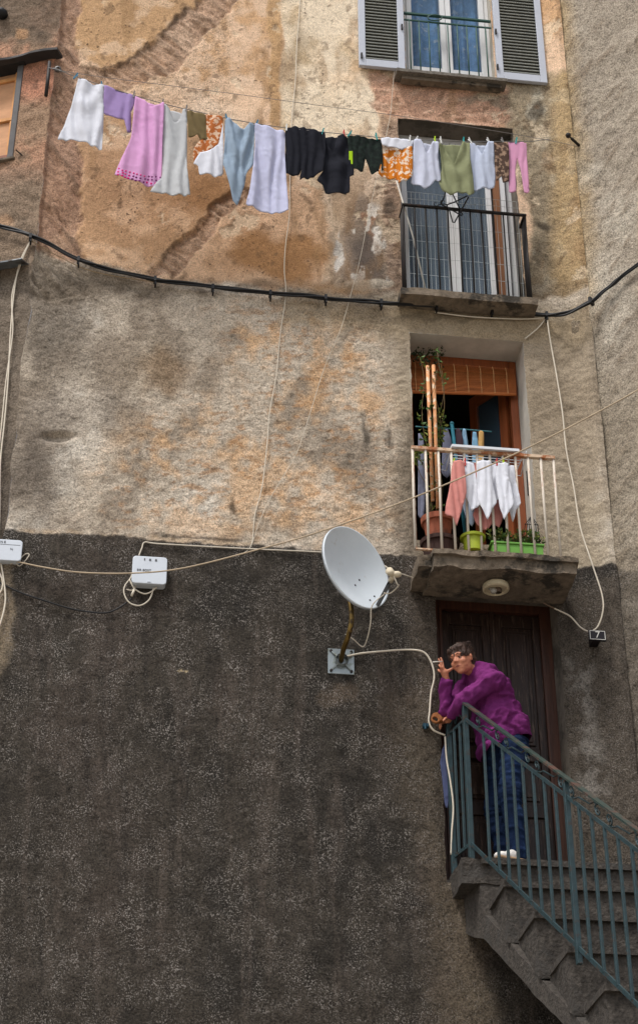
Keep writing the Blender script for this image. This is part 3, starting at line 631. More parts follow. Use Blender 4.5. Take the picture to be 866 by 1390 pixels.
# sill and rail
zsl = at(612, 100, W0-.12).z
b = MB(); b.box(at(538, 98, W0-.12).x, at(688, 108, W0-.12).x, W0-.13, W0+R4, zsl-.035, zsl); b.rough(.03, .004, 20).build('window_sill', mat('speckled_sill_stone', L3(104, 98, 90), .9, var=.5, scale=60), house)
b = MB(); b.box(at(545, 98, W0-.08).x, at(680, 108, W0-.08).x, W0-.08, W0-.005, zsl-.075, zsl-.037); b.build('sill_moulding', M_conc, house)
wr = empty('window_railing', Vector((xm, W0-.02, zsl)), None, None); wr.parent = house; wr.location = Vector((xm, W0-.02, zsl))-wloc(house)
zA = at(610, 22, W0-.02).z; zB = at(610, 31, W0-.02).z; xa = at(549, 60, W0-.02).x; xb = at(668, 60, W0-.02).x; YR = W0-.01
MB().box(xa, xb, YR-.012, YR+.012, zA-.018, zA).build('top_rail', M_green, wr); MB().box(xa, xb, YR-.007, YR+.007, zB-.012, zB).build('lower_rail', M_green, wr)
for i in range(9):
    x = xa+(xb-xa)*(i+.6)/9.2; MB().tube([(x, YR, zsl-.01), (x, YR, zB-.01)], .0065, 6).build('baluster', M_green, wr, smooth=True)
q = MB(); q.tube([at(590+10*math.cos(t/12*6.28), 24+4*math.sin(t/12*6.28), W0-.03) for t in range(12)], .006, 6, closed=True); tag(q.build('cord_loop', M_green, None, smooth=True), 'loop of green cord hanging from the rail of the top window', 'cord')
# ---- left side window, boarded, under a tarred lintel sheet
def pl(px, py, off): return onleft(px, py, off)
zt = wl[3]; zb = wl[2]
lw = empty('window', onleft(5, 214), None, None); lw.parent = house; lw.location = onleft(5, 214)-wloc(house)
def lb(name, m, ua, ub, oa, ob, za, zb_, par):
    return MB().obox(PL+uL*(ua+ub)/2+nL*(oa+ob)/2+Vector((0, 0, (za+zb_)/2)), uL*(ub-ua)/2, nL*(ob-oa)/2, Vector((0, 0, (zb_-za)/2))).bevel(.004, 1).build(name, m, par)
lb('frame', mat('grey_window_frame', L3(84, 82, 82), .7), wl[0], wl[0]+.055, -.1, .012, zb, zt, lw)
lb('board', mat('pale_plywood', L3(190, 144, 108), .8, var=.2, scale=4, stretch=(1, 1, 3)), wl[0]+.05, 2.2, -.10, -.08, zb, zt, lw)
for k, zf in enumerate((.08, .47, .9)): lb('rail', M_wood_or if k == 0 else mat('orange_batten', L3(206, 148, 92), .7), wl[0]+.055, 2.2, -.08, -.055, zb+(zt-zb)*zf-.02, zb+(zt-zb)*zf+.02, lw)
lb('stile', mat('orange_batten', L3(206, 148, 92), .7), wl[0]+.075, wl[0]+.105, -.081, -.06, zb, zt, lw)
lb('sill', M_conc, wl[0]-.02, 2.2, -.1, .03, zb-.03, zb-.002, lw)
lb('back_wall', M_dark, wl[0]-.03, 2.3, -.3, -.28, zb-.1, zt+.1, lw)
pA = onleft(73, 66, .10); pB = onleft(-60, 88, .10)
b = MB(); zt_ = onleft(20, 78, .10).z
b.obox(PL+uL*(1.0)+nL*.055+Vector((0, 0, zt_)), uL*(1.06), nL*.06, Vector((0, 0, .012))); b.rough(.05, .012, 6)
b.build('lintel_sheet', mat('tarred_sheet', L3(46, 44, 44), .6, var=.3), house)
lb('lintel', mat('dark_lintel', L3(36, 34, 34), .8), wl[0]-.02, 2.3, -.08, .05, zt-.002, zt_-.02, house)
# metal flashing lower left and the little black lamp end above it
b = MB(); zf = onleft(20, 358, .06).z; b.obox(PL+uL*1.1+nL*.06+Vector((0, 0, zf)), uL*1.05, nL*.08-Vector((0, 0, .03)), Vector((0, 0, .006))); b.rough(.06, .012, 7)
tag(b.build('roof_flashing', mat('grey_metal_sheet', L3(120, 126, 130), .5, .4, var=.3, dirt=(.05, .04, .035), dscale=4), None), 'bent grey metal sheet sticking out at the left edge below the black cable', 'metal sheet')
P = onleft(3, 17, .05); b = MB(); b.lathe(P, [(0, -.05), (.045, -.05), (.05, 0), (.03, .04), (0, .05)], 14, nL); b.tube([P, P-nL*.1], .015, 8)
tag(b.build('wall_lamp', M_black, None, smooth=True), 'small round black fitting on the side wall at the top left corner', 'fitting')
# ceiling lamp under the balcony
P = Vector((at(671, 794, 11.78).x, 11.75, zs-.135))
cl_ = empty('ceiling_lamp', P, 'round cream lamp holder without shade under the balcony slab', 'lamp')
MB().lathe(P, [(0, 0), (.095, 0), (.1, -.012), (.1, -.04), (.088, -.046), (.08, -.03), (0, -.03)], 28).build('base_ring', mat('cream_plastic', L3(196, 184, 156), .5, var=.1), cl_, smooth=False)
b = MB(); b.lathe(P+Vector((.015, 0, -.03)), [(.028, 0), (.03, -.03), (.022, -.035)], 14); b.build('bulb_socket', mat('brown_bakelite', L3(90, 76, 64), .4), cl_, smooth=True)
b = MB(); b.ball(P+Vector((-.02, -.01, -.055)), .026); b.tube([P+Vector((-.05, 0, -.03)), P+Vector((-.02, -.01, -.055))], .012); b.build('bulb', mat('grey_bulb_glass', L3(150, 146, 138), .2), cl_, smooth=True)
# ================================================================== stairs
zl = zL; YS = W0-.34
xs = at(655, 1168, YS).x; xe = XR+.6
HS = .36; TS = .45
p_sk = -.16                                       # the flight leans a little to the right as it comes forward
b = MB()
def prism(b, pts_yz, xa, xb):                      # extrude a y-z outline along x (xa, xb functions of y)
    A = [b.bm.verts.new((xa(y), y, z)) for y, z in pts_yz]; B = [b.bm.verts.new((xb(y), y, z)) for y, z in pts_yz]; n = len(A)
    b.bm.faces.new(A); b.bm.faces.new(B[::-1])
    for i in range(n): b.bm.faces.new((A[i], B[i], B[(i+1) % n], A[(i+1) % n]))
fa = lambda y: xs+(YS-y)*(-p_sk)*1.0; fb = lambda y: xe+.4
stairs = empty('stone_stairs', Vector((xs+1, YS-1, 0)), 'worn grey stone stairs coming down from the street door behind the green railing', 'stairs')
q = MB(); q.box(at(612, 1180, W0-.1).x+.02, xe, YS, W0+.05, zl-.17, zl); q.rough(.035, .011, 8); q.box(xs-.01, xe, YS-.03, YS+.1, zl-.04, zl+.004); q.build('landing', M_stair, stairs)
NS = 9
for i in range(NS):
    y1 = YS-i*TS+.02; y0 = YS-(i+1)*TS; zt_ = zl-(i+1)*HS+ (0 if i else .0)
    q = MB(); xs_i = fa((y0+y1)/2); prism(q, [(y1, zt_), (y0, zt_), (y0, zt_-HS-.01), (y1, zt_-.07)], lambda y: xs_i, lambda y: xe); q.rough(.04, .010, 8); q.box(xs_i-.015, xe, y0-.03, y1-.05, zt_-.005, zt_+.035); q.build('step', M_stair, stairs)
q = MB(); prism(q, [(W0-.02, zl-.15), (YS+.02, zl-.15), (YS-.02, zl-HS-.03), (YS-NS*TS, zl-HS-.03-NS*HS), (YS-NS*TS, zl-.05-HS-NS*HS), (YS+.0, zl-.20-HS+.0), (W0-.02, zl-.42)], lambda y: fa(y)-.018, fb)
q.rough(.06, .009, 6).build('stair_vault', M_stair, stairs)
q = MB(); q.box(fa(YS-NS*TS)-.1, xe+.4, YS-NS*TS-.6, YS-NS*TS+.1, 0, zl-.2-NS*HS); q.build('stair_pier', M_stair, stairs)
# ================================================================== green stair railing
rl = empty('stair_railing', Vector((fa(YS), YS, zl)), 'green iron stair railing with scrolls and flat bars, its handrail rubbed to rust', 'railing')
M_teal = mat('blue_green_rail_paint', L3(44, 61, 65), .42, var=.3, scale=18, dirt=L3(66, 50, 40), dscale=14, dth=.59, bump=.3, bscale=90)
M_hand = mat('rubbed_handrail', L3(48, 62, 58), .4, var=.3, scale=10, dirt=L3(84, 60, 52), dscale=5, dth=.52, bump=.3, bscale=60)
# ---- the railing stands in one slanting plane: a short level part, then the slope
YC = 11.70; SD = Vector((.16, -1, -.78))
CT = (at(627, 954, YC)+at(644, 1182, YC))/2; cx = CT.x; ztop = at(627, 954, YC).z; zbot = at(644, 1182, YC).z; zlow = at(640, 1145, YC).z; zmid = at(629, 976, YC).z
LX = at(612, 1085, W0-.03).x; LY = W0-.03; RD = Vector((cx-LX, YC-LY, 0))
hr = MB(); Lp = Vector((LX, LY, ztop)); Cp = Vector((cx, YC, ztop)); TMAX = 3.4
def along(t, z): return Vector((cx, YC, z))+SD*t
nrm = SD.cross(Vector((0, 0, 1))).normalized()
hr.bar(Lp-RD*.05, Cp+RD.normalized()*.008, .042, .012, side=nrm); hr.bar(Cp, along(TMAX, ztop), .042, .012, side=nrm)
hr.build('handrail', M_hand, rl)
b = MB(); b.bar(Vector((LX, LY, zmid)), Vector((cx, YC, zmid)), .012, .02, side=nrm); b.bar(Vector((cx, YC, zmid)), along(TMAX, zmid+.0), .012, .022, side=nrm); b.build('middle_rail', M_teal, rl)
b = MB(); b.bar(Vector((LX, LY, zlow)), Vector((cx, YC, zlow)), .012, .025, side=nrm); b.bar(Vector((cx, YC, zlow)), along(TMAX, zlow), .012, .025, side=nrm); b.build('lower_rail', M_teal, rl)
def vbar(x, y, za, zb_, w_, nm='baluster'):
    return MB().obox(Vector((x, y, (za+zb_)/2)), nrm*w_/2, Vector((0, 0, 1)).cross(nrm)*w_/2, Vector((0, 0, (zb_-za)/2))).bevel(.002, 1).build(nm, M_teal, rl)
vbar(LX, LY-.01, zbot-.02, ztop-.02, .034, 'post'); vbar(cx, YC, zbot, ztop-.007, .036, 'post')
for f in (.33, .66): vbar(LX+RD.x*f, LY+RD.y*f, zlow, zmid, .018)
tpost = 0; txs = []
def tfor(pxx):                                      # distance along the slope of the bar at that column
    lo, hi = 0, TMAX
    for k in range(40):
        m = (lo+hi)/2; P = along(m, zmid-.45); X, Y = proj(np.array([list(P)])); 
        if X[0] < pxx: lo = m
        else: hi = m
    return lo
tp = [tfor(x) for x in (660, 675, 690, 705, 720, 735, 749, 762, 776, 801, 818, 835, 852, 870, 888)]
dt = (tp[8]-tp[0])/8
tb = [tp[0]+dt*i for i in range(26)]
for i, t in enumerate(tb):
    if t > TMAX-.05: break
    P = along(t, 0)
    if i in (8, 17): vbar(P.x, P.y, zlow-.10+P.z, ztop-.01+P.z, .032, 'post')
    else: vbar(P.x, P.y, zlow+P.z, zmid+P.z, .018)
# scrollwork between handrail and middle rail
gap = ztop-zmid
def scroll(t0, t1, flip=False):
    pts = []; d = SD
    def PT(t, h): return along(t, zmid+h*gap)
    def spiral(tc, hc, r0, dirn, a0, turns=1.4):
        out = []
        for k in range(17):
            a = a0+dirn*k/16*turns*6.283; r_ = r0*(1-.8*k/16); out.append((tc+r_*math.cos(a)*.9, hc+r_*math.sin(a)/gap*.9))
        return out
    s1_ = spiral(t0+.05, .5, .042, 1, math.pi*1.5)[::-1]; s2_ = spiral(t1-.05, .5, .042, 1, math.pi*.5)
    path = s1_+[(t0+.09, .22), ((t0*2+t1)/3, .45), ((t0+t1*2)/3, .55), (t1-.09, .8)]+s2_
    q = MB(); q.tube([PT(a, h) for a, h in path], .0055, 6); return q.build('scroll', M_teal, rl, smooth=True)
for k in range(0, 24, 3):
    t0 = tb[0]-dt+k*dt
    if t0+3*dt < TMAX: scroll(t0+.02, t0+dt*2.9)
q = MB(); q.tube([Vector((LX+RD.x*f, LY+RD.y*f, zmid+gap*h)) for f, h in ((.1, .1), (.3, .75), (.45, .25), (.6, .8), (.85, .15))], .006, 6); q.build('scroll', M_teal, rl, smooth=True)
# cord coil on the end of the rail
q = MB()
for k in range(4):
    R_ = .038-.004*k; c = Vector((LX-.085-.008*k, LY-.05, ztop-.025-.010*k)); q.tube([c+Vector((R_*math.cos(a), -.012*k+R_*.35*math.sin(a), R_*1.1*math.sin(a))) for a in [j/20*6.283 for j in range(20)]], .0085, 8, closed=True)
tag(q.build('cord_coil', mat('orange_cord', L3(128, 76, 34), .7, var=.3, scale=30), None, smooth=True), 'coil of thick orange cord on the wall end of the green handrail', 'cord')
q = MB(); q.obox(at(577, 986, W0-.02), Vector((.02, 0, 0)), Vector((0, .03, 0)), Vector((0, 0, .012))); q.tube([at(577, 986, W0-.05)+Vector((0, 0, -.02)), at(577, 986, W0-.05)+Vector((0, 0, .02))], .008)
tag(q.build('wall_plug', mat('teal_plastic', L3(22, 62, 78), .5), None), 'small dark teal plug in the wall left of the handrail end', 'wall plug')
# ================================================================== satellite dish
vdir = ray(485, 770).normalized(); rv = rt; uv = up
nD = (rv*.66+uv*.40).normalized()*math.sin(math.radians(52))-vdir*math.cos(math.radians(52)); nD.normalize()
m1 = (rv*.51-uv*.86); m1 = (m1-nD*m1.dot(nD)).normalized(); m2 = nD.cross(m1)      # m1: towards the lower rim
DC = at(484, 770, 11.62)
dish = empty('satellite_dish', at(463, 912, W0), 'light grey satellite dish on a bent brass-coloured wall arm', 'satellite dish')
M_dish = mat('weathered_dish_enamel', L3(206, 214, 220), .42, var=.05, scale=3, dirt=L3(184, 186, 184), dscale=3, dth=.60, bump=.0, spec=.4); M_dishb = mat('dish_back', L3(120, 124, 128), .5, var=.1)
b = MB(); RA, RB = .325, .300; NR, NA = 10, 56; rows = []
def dp(r, a, off=0): return DC+m1*(RA*r*math.cos(a))+m2*(RB*r*math.sin(a))+nD*(-.075*(1-r*r)+off)
for side, off in ((0, 0), (1, -.006)):
    g_ = []
    for i in range(NR+1):
        r = max(i/NR, .001); g_.append([b.bm.verts.new(dp(r, a/NA*6.283185, off)) for a in range(NA)])
    for i in range(NR):
        for a in range(NA):
            f = b.bm.faces.new((g_[i][a], g_[i][(a+1) % NA], g_[i+1][(a+1) % NA], g_[i+1][a])); f.material_index = side
    rows.append(g_[-1])
rim = [[b.bm.verts.new(dp(1.0, a/NA*6.283185, o_)+(m1*math.cos(a/NA*6.283185)+m2*math.sin(a/NA*6.283185))*e_) for a in range(NA)] for o_, e_ in ((.003, .008), (-.022, .010))]
for A_, B_ in ((rows[0], rim[0]), (rim[0], rim[1]), (rim[1], rows[1])):
    for a in range(NA): b.bm.faces.new((A_[a], A_[(a+1) % NA], B_[(a+1) % NA], B_[a]))
b.build('reflector', [M_dish, M_dishb], dish, smooth=True)
for rr, aa in ((.30, .35), (.36, -.45), (.78, .12), (.80, -.18)):
    q = MB(); q.lathe(dp(rr, aa), [(0, .006), (.007, .004), (.007, -.001)], 10, nD); q.build('bolt', M_blackiron, dish)
low = dp(.97, -.10)+nD*.01; LN = at(534, 781, 11.33)
ad = (LN-low).normalized()
q = MB(); q.bar(low-ad*.13, low+(LN-low)*.95, .024, .024, side=m2); q.build('feed_arm', mat('arm_metal', L3(92, 92, 92), .45, .5, var=.2), dish)
q = MB(); q.bar(low-ad*.16, low-ad*.10, .035, .035, side=m2); q.build('arm_end_cap', mat('dull_steel', L3(130, 120, 112), .5, .5), dish)
M_lnb = mat('yellowed_plastic', L3(196, 184, 160), .5, var=.15)
q = MB(); q.tube([low+(LN-low)*.80, low+(LN-low)*.97], .020, 10); q.tube([LN, LN+(DC-LN).normalized()*.05+Vector((0, 0, .03))], [.022, .03], 12); q.ball(LN+Vector((.025, 0, .01)), .030, (1.2, .9, .8)); q.ball(LN+Vector((-.02, .0, .02)), .03, (1, 1, .9)); q.build('receiver_head', M_lnb, dish, smooth=True)
q = MB(); q.obox(low+(LN-low)*.78, ad*.02, m2*.022, nD*.022); q.build('head_clamp', M_black, dish)
M_brass = mat('brassy_tube', L3(118, 96, 52), .38, .75, var=.35, scale=12, dirt=L3(60, 48, 34), dscale=8, dth=.55)
tb_ = smooth_path([at(463, 897, W0-.03), at(466, 882, 11.84), at(473, 862, 11.72), at(477, 842, 11.68), at(476, 822, 11.70), at(472, 806, 11.74)], 5)
q = MB(); q.tube(tb_, .019, 12); q.build('mast', M_brass, dish, smooth=True)
q = MB(); q.obox(DC-nD*.10+m1*.08, m1*.05, m2*.04, nD*.02); q.tube([DC-nD*.10+m1*.08, at(472, 806, 11.74)], .022, 10); q.build('dish_bracket', M_blackiron, dish)
M_zinc = mat('zinc_plate', L3(150, 158, 160), .38, .7, var=.2, dirt=L3(110, 112, 96), dscale=8, dth=.55)
Pp = at(463, 898, W0-.022); hp = .098
q = MB(); q.obox(Pp, Vector((hp, 0, 0)), Vector((0, .004, 0)), Vector((0, 0, hp*1.05))); q.bevel(.003, 1).build('wall_plate', M_zinc, dish)
q = MB(); q.lathe(Pp, [(.045, -.05), (.05, -.04), (.045, -.03), (.05, -.005)], 20, (0, 1, 0))
for a in range(4):
    d_ = Vector((math.cos(a*1.571+.785), 0, math.sin(a*1.571+.785))); q.bar(Pp+d_*.04+Vector((0, -.02, 0)), Pp+d_*.10+Vector((0, -.008, 0)), .010, .014)
q.build('plate_flange', M_zinc, dish)
for a in range(4):
    d_ = Vector(((-1, 1)[a % 2]*.075, -.005, (-1, 1)[a//2]*.08)); q = MB(); q.lathe(Pp+d_, [(0, -.012), (.011, -.010), (.012, 0)], 6, (0, 1, 0)); q.build('bolt', M_blackiron, dish)
# ================================================================== cables
def cable(name, pts, r, m, label, cat='cable', Y=None, n=6, group=None, sm=6):
    P = smooth_path(pw(pts, W0-.03 if Y is None else Y), sm); b = MB(); b.tube(P, r, n); return tag(b.build(name, m, None, smooth=True), label, cat, group)
def cable3(name, P, r, m, label, cat='cable', sm=6):
    b = MB(); b.tube(smooth_path(P, sm), r, 6); return tag(b.build(name, m, None, smooth=True), label, cat)
# the thick black bundle: left wall, facade, neighbouring wall
YC_ = W0-.055
path = [onleft(-25, 298, .05), onleft(18, 312, .055)]+pw([(50, 322), (100, 349), (150, 366), (210, 379), (280, 388), (350, 396), (420, 402), (480, 408), (540, 412), (600, 415), (680, 421), (735, 427)], YC_)+[at(768, 425, W0-.16)]
path += [onright(800, 410, .13), onright(822, 393, .08), onright(845, 374, .06), onright(880, 348, .05), onright(920, 318, .05), onright(1050, 225, .05), onright(1400, 60, .05)]
sp = smooth_path(path, 8)
cb_ = empty('cable_bundle', sp[60], 'thick black cable bundle clipped across both houses at mid height', 'cable bundle')
for k in range(3):
    b = MB(); b.tube([p+Vector((0, .010*math.sin(i*.16+k*2.1), .012*math.cos(i*.16+k*2.1)+.004*math.sin(i*.7+k))) for i, p in enumerate(sp)], .0095, 6); b.build('cable', M_black, cb_, smooth=True)
for px_, py_ in ((42, 322), (107, 353), (211, 380), (289, 391), (367, 399), (442, 405), (517, 411), (592, 415), (667, 421), (741, 428)):
    P = at(px_, py_, YC_); b = MB(); b.obox(P, Vector((.011, 0, 0)), Vector((0, .028, 0)), Vector((0, 0, .024))); b.obox(P+Vector((.004, .01, -.035)), Vector((.007, 0, 0)), Vector((0, .03, 0)), Vector((0, 0, .016))); b.build('clip', M_black, cb_)
P = onright(802, 409, .12); MB().obox(P, uR*.012, nR*.03, Vector((0, 0, .03))).build('clip', M_black, cb_)
cable('dark_cable', [(42, 326), (80, 348), (125, 368), (190, 380), (260, 388)], .004, mat('dusty_cord', L3(150, 128, 98), .8), 'thin dusty cord sagging just under the left end of the black bundle')
cable('dark_cable', [(590, 424, W0-.02), (640, 430), (700, 433), (742, 432)], .006, M_cord, 'short pale cable under the right part of the black bundle')
cable3('white_cable', [onleft(43, 325, .03)]+[onleft(x, y, .03) for x, y in ((28, 355), (20, 395), (15, 450), (12, 510), (7, 570), (1, 630), (0, 700), (-2, 745))], .0065, M_cord, 'double white cable running down the left edge from the black bundle')
cable3('white_cable', [onleft(43, 326, .03)]+[onleft(x, y, .03) for x, y in ((31, 352), (17, 400), (18, 450), (9, 515), (3, 575), (-3, 630))], .0055, M_cord, 'thinner strand beside the double white cable at the left edge')
cable('white_cable', [(405, -60), (407, 0), (403, 60), (401, 110), (396, 165), (394, 230), (393, 290), (388, 330), (386, 365), (388, 400), (381, 450), (375, 510), (366, 560), (363, 600), (356, 660), (346, 700), (342, 738), (330, 752)], .0038, M_cord, 'long white cord falling from the top past the black shorts to the dark wall', 'cord', W0-.022)
cable('white_cable', [(535, 94), (532, 130), (528, 165), (505, 270), (490, 345), (480, 385), (463, 445), (440, 500), (415, 580), (400, 620), (365, 680), (350, 715), (342, 740)], .0024, M_cord, 'very thin slack cord hanging from the top window sill down to the left', 'cord', W0-.022)
cable('white_cable', [(742, 431), (746, 460), (755, 510), (763, 560), (768, 610), (778, 660), (787, 715, W0-.09), (803, 765, W0-.14), (816, 805, W0-.17), (818, 828, W0-.17), (811, 850, W0-.14), (800, 857, W0-.12), (788, 852, W0-.08), (775, 838), (765, 832), (752, 826)], .0062, M_cord, 'white cable dropping right of the balcony and looping at the number plate', 'cable', W0-.055)
cable('white_cable', [(741, 431), (730, 445), (712, 460)], .006, M_cord, 'short white cable from the black bundle to the corner of the balcony door recess')
cable3('white_rope', [at(x, y, Y) for x, y, Y in ((22, 762, 11.93), (60, 770, 11.92), (110, 777, 11.88), (180, 778, 11.80), (250, 771, 11.72), (350, 746, 11.6), (433, 722, 11.5), (560, 676, 11.35), (720, 606, 11.1), (866, 529, 10.9), (960, 470, 10.7))], .0058, mat('weathered_rope', L3(176, 158, 134), .9, var=.2), 'long pale rope slung across the picture in front of the balcony')
cable('white_cable', [(22, 764), (28, 768), (40, 754), (35, 752), (24, 762), (14, 766)], .004, M_cord, 'small loop of cord at the corner of the left junction box', 'cord', W0-.04)
cable('black_cable', [(-10, 785), (8, 795), (30, 805), (60, 815), (100, 827), (140, 832), (160, 826), (180, 812)], .006, M_black, 'slack black cable between the two junction boxes')
cable('white_cable', [(2, 765), (6, 790), (8, 815), (3, 840), (-8, 870)], .007, M_cord, 'white cable hanging below the left junction box', 'cable', W0-.04)
cable('white_cable', [(-6, 768), (3, 785), (3, 800), (-6, 812)], .006, M_cord, 'curled white cable end at the left edge under the junction box', 'cable', W0-.045)
cable('white_cable', [(189, 754), (193, 744), (197, 736), (215, 738), (300, 743), (360, 746), (443, 750), (500, 756)], .0055, M_cord, 'white cable running along the seam between pale and dark render')
q = MB()
def add(pts, r, Y): q.tube(smooth_path(pw(pts, Y), 6), r, 6)
add([(181, 775), (178, 784), (170, 795), (169, 806), (176, 818), (190, 822), (203, 814), (209, 798)], .0055, W0-.045)
add([(176, 786), (183, 799), (196, 806), (206, 803), (213, 797)], .0055, W0-.05); add([(172, 800), (180, 801), (186, 794)], .004, W0-.04)
q.bar(at(183, 800, W0-.05), at(179, 809, W0-.05), .016, .016)
tag(q.build('cable_loops', M_cord, None, smooth=True), 'loops of white cable under the junction box in the middle of the dark wall', 'cable')
q = MB(); q.tube(smooth_path([LN, LN+Vector((.03, .02, -.06)), at(541, 795, 11.4), at(530, 805, 11.5), at(521, 805, 11.5)], 6), .005, 6); q.tube(smooth_path([at(521, 380+427, 11.5), at(505, 822, 11.6), at(503, 845, 11.66), at(498, 868, 11.75), at(492, 878, 11.8), at(480, 868, 11.76), at(469, 861, 11.76)], 6), .004, 6)
tag(q.build('white_cable', M_cord, None, smooth=True), 'white cable looping from the dish receiver down to its arm', 'cable')
q = MB(); q.tube(smooth_path([at(522, 768, 11.6), at(533, 775, 11.6), at(548, 780, 11.7), at(565, 786, 11.85), at(582, 792, W0-.02)], 6), .005, 6)
tag(q.build('white_cable', M_cord, None, smooth=True), 'white cable stretched from behind the dish to the balcony slab', 'cable')
cable('white_cable', [(470, 891, W0-.05), (490, 887), (520, 884), (550, 882), (572, 884), (582, 893), (588, 908), (589, 922), (585, 940), (583, 965), (582, 980), (588, 991), (604, 998)], .0072, M_cord, 'white cable from the dish wall plate round to the stair railing', 'cable', W0-.035)
cable3('white_cable', [at(604, 1000, W0-.05), at(606, 1030, W0-.05), at(611, 1060, W0-.06), at(615, 1095, W0-.06), at(613, 1130, W0-.06), at(612, 1160, W0-.04)], .0065, M_cord, 'white cable hanging down beside the wall post of the stair railing')
cable3('grey_cable', [at(582, 796, W0-.02)+Vector((0, 0, 0)), Vector((D1[0]+.05, W0-.02, D1[3]-.035)), Vector((D1[0]+.4, W0+.0, D1[3]-.02)), Vector((D1[1]-.25, W0-.01, D1[3]-.04)), at(752, 826, W0-.03)], .006, mat('grey_cord', L3(120, 100, 84), .8), 'grey cable crossing above the street door under the slab')
# ---- thin upper line and its pulley on the left, iron pins in the walls
bl_ = onleft(66, 84, .09)
q = MB(); q.tube([onleft(68, 84, .10), onleft(63, 130, .10)], .016, 8); q.tube([onleft(65, 112, .10), onleft(65, 112, -.02)], .012, 8)
tag(q.build('iron_rod', M_blackiron, None, smooth=True), 'rusty upright iron rod fixed on the house corner at the left end of the clothesline', 'rod')
q = MB(); q.lathe(at(79, 94, 11.88), [(.018, -.012), (.03, -.008), (.022, 0), (.03, .008), (.018, .012)], 14, (0, 1, .2)); q.bar(at(73, 93, 11.93), at(84, 97, 11.86), .014, .02)
tag(q.build('pulley', mat('grey_steel', L3(110, 108, 106), .5, .6), None, smooth=True), 'small steel pulley beside the rusty rod on the house corner', 'pulley')
cable3('thin_line', [at(82, 96, 11.86), at(150, 106, 11.80), at(300, 125, 11.72), at(433, 143, 11.66), at(560, 160, 11.7), at(720, 186, 11.82), onright(785, 199, .0)], .0028, mat('grey_line', L3(128, 122, 118), .6), 'bare thin return line above the washing, from the pulley to the right', 'clothesline')
q = MB(); A_ = onright(787, 199, -.02); B_ = A_+nR*.19+Vector((0, 0, .0)); q.tube([A_, A_+(B_-A_)*.72], .014, 8); q.tube([A_+(B_-A_)*.72, B_], .008, 6); q.ball(B_, .026)
tag(q.build('iron_pin', M_blackiron, None, smooth=True), 'rusty iron pin with a round knob sticking out of the right-hand wall', 'iron pin')
q = MB(); q.tube([onleft(22, 203, .05), onleft(34, 214, -.01)], .006, 6); tag(q.build('wire_stub', M_blackiron, None), 'short bent wire in the wall at the corner of the boarded window', 'wire')
# ================================================================== junction boxes
M_box = mat('white_plastic_box', L3(196, 202, 210), .4, var=.05, bump=.0, spec=.4, dirt=L3(150, 148, 142), dscale=3, dth=.62); M_ink = mat('grey_print', L3(78, 80, 84), .6, var=.05)
def text_mesh(txt, size, P, parent, m, ex=(1, 0, 0), up_=(0, 0, 1), name='lettering', depth=.0015):
    cu = bpy.data.curves.new('t', 'FONT'); cu.body = txt; cu.size = size; cu.extrude = depth; cu.align_x = 'CENTER'; cu.align_y = 'CENTER'
    o = bpy.data.objects.new('t', cu); C.objects.link(o); dg = bpy.context.evaluated_depsgraph_get(); me = bpy.data.meshes.new_from_object(o.evaluated_get(dg)); bpy.data.objects.remove(o)
    ex = Vector(ex); uz = Vector(up_); n_ = ex.cross(uz); M = Matrix(((ex.x, uz.x, n_.x, P.x), (ex.y, uz.y, n_.y, P.y), (ex.z, uz.z, n_.z, P.z), (0, 0, 0, 1))); me.transform(M)
    return link(name, me, m, parent, None, False)
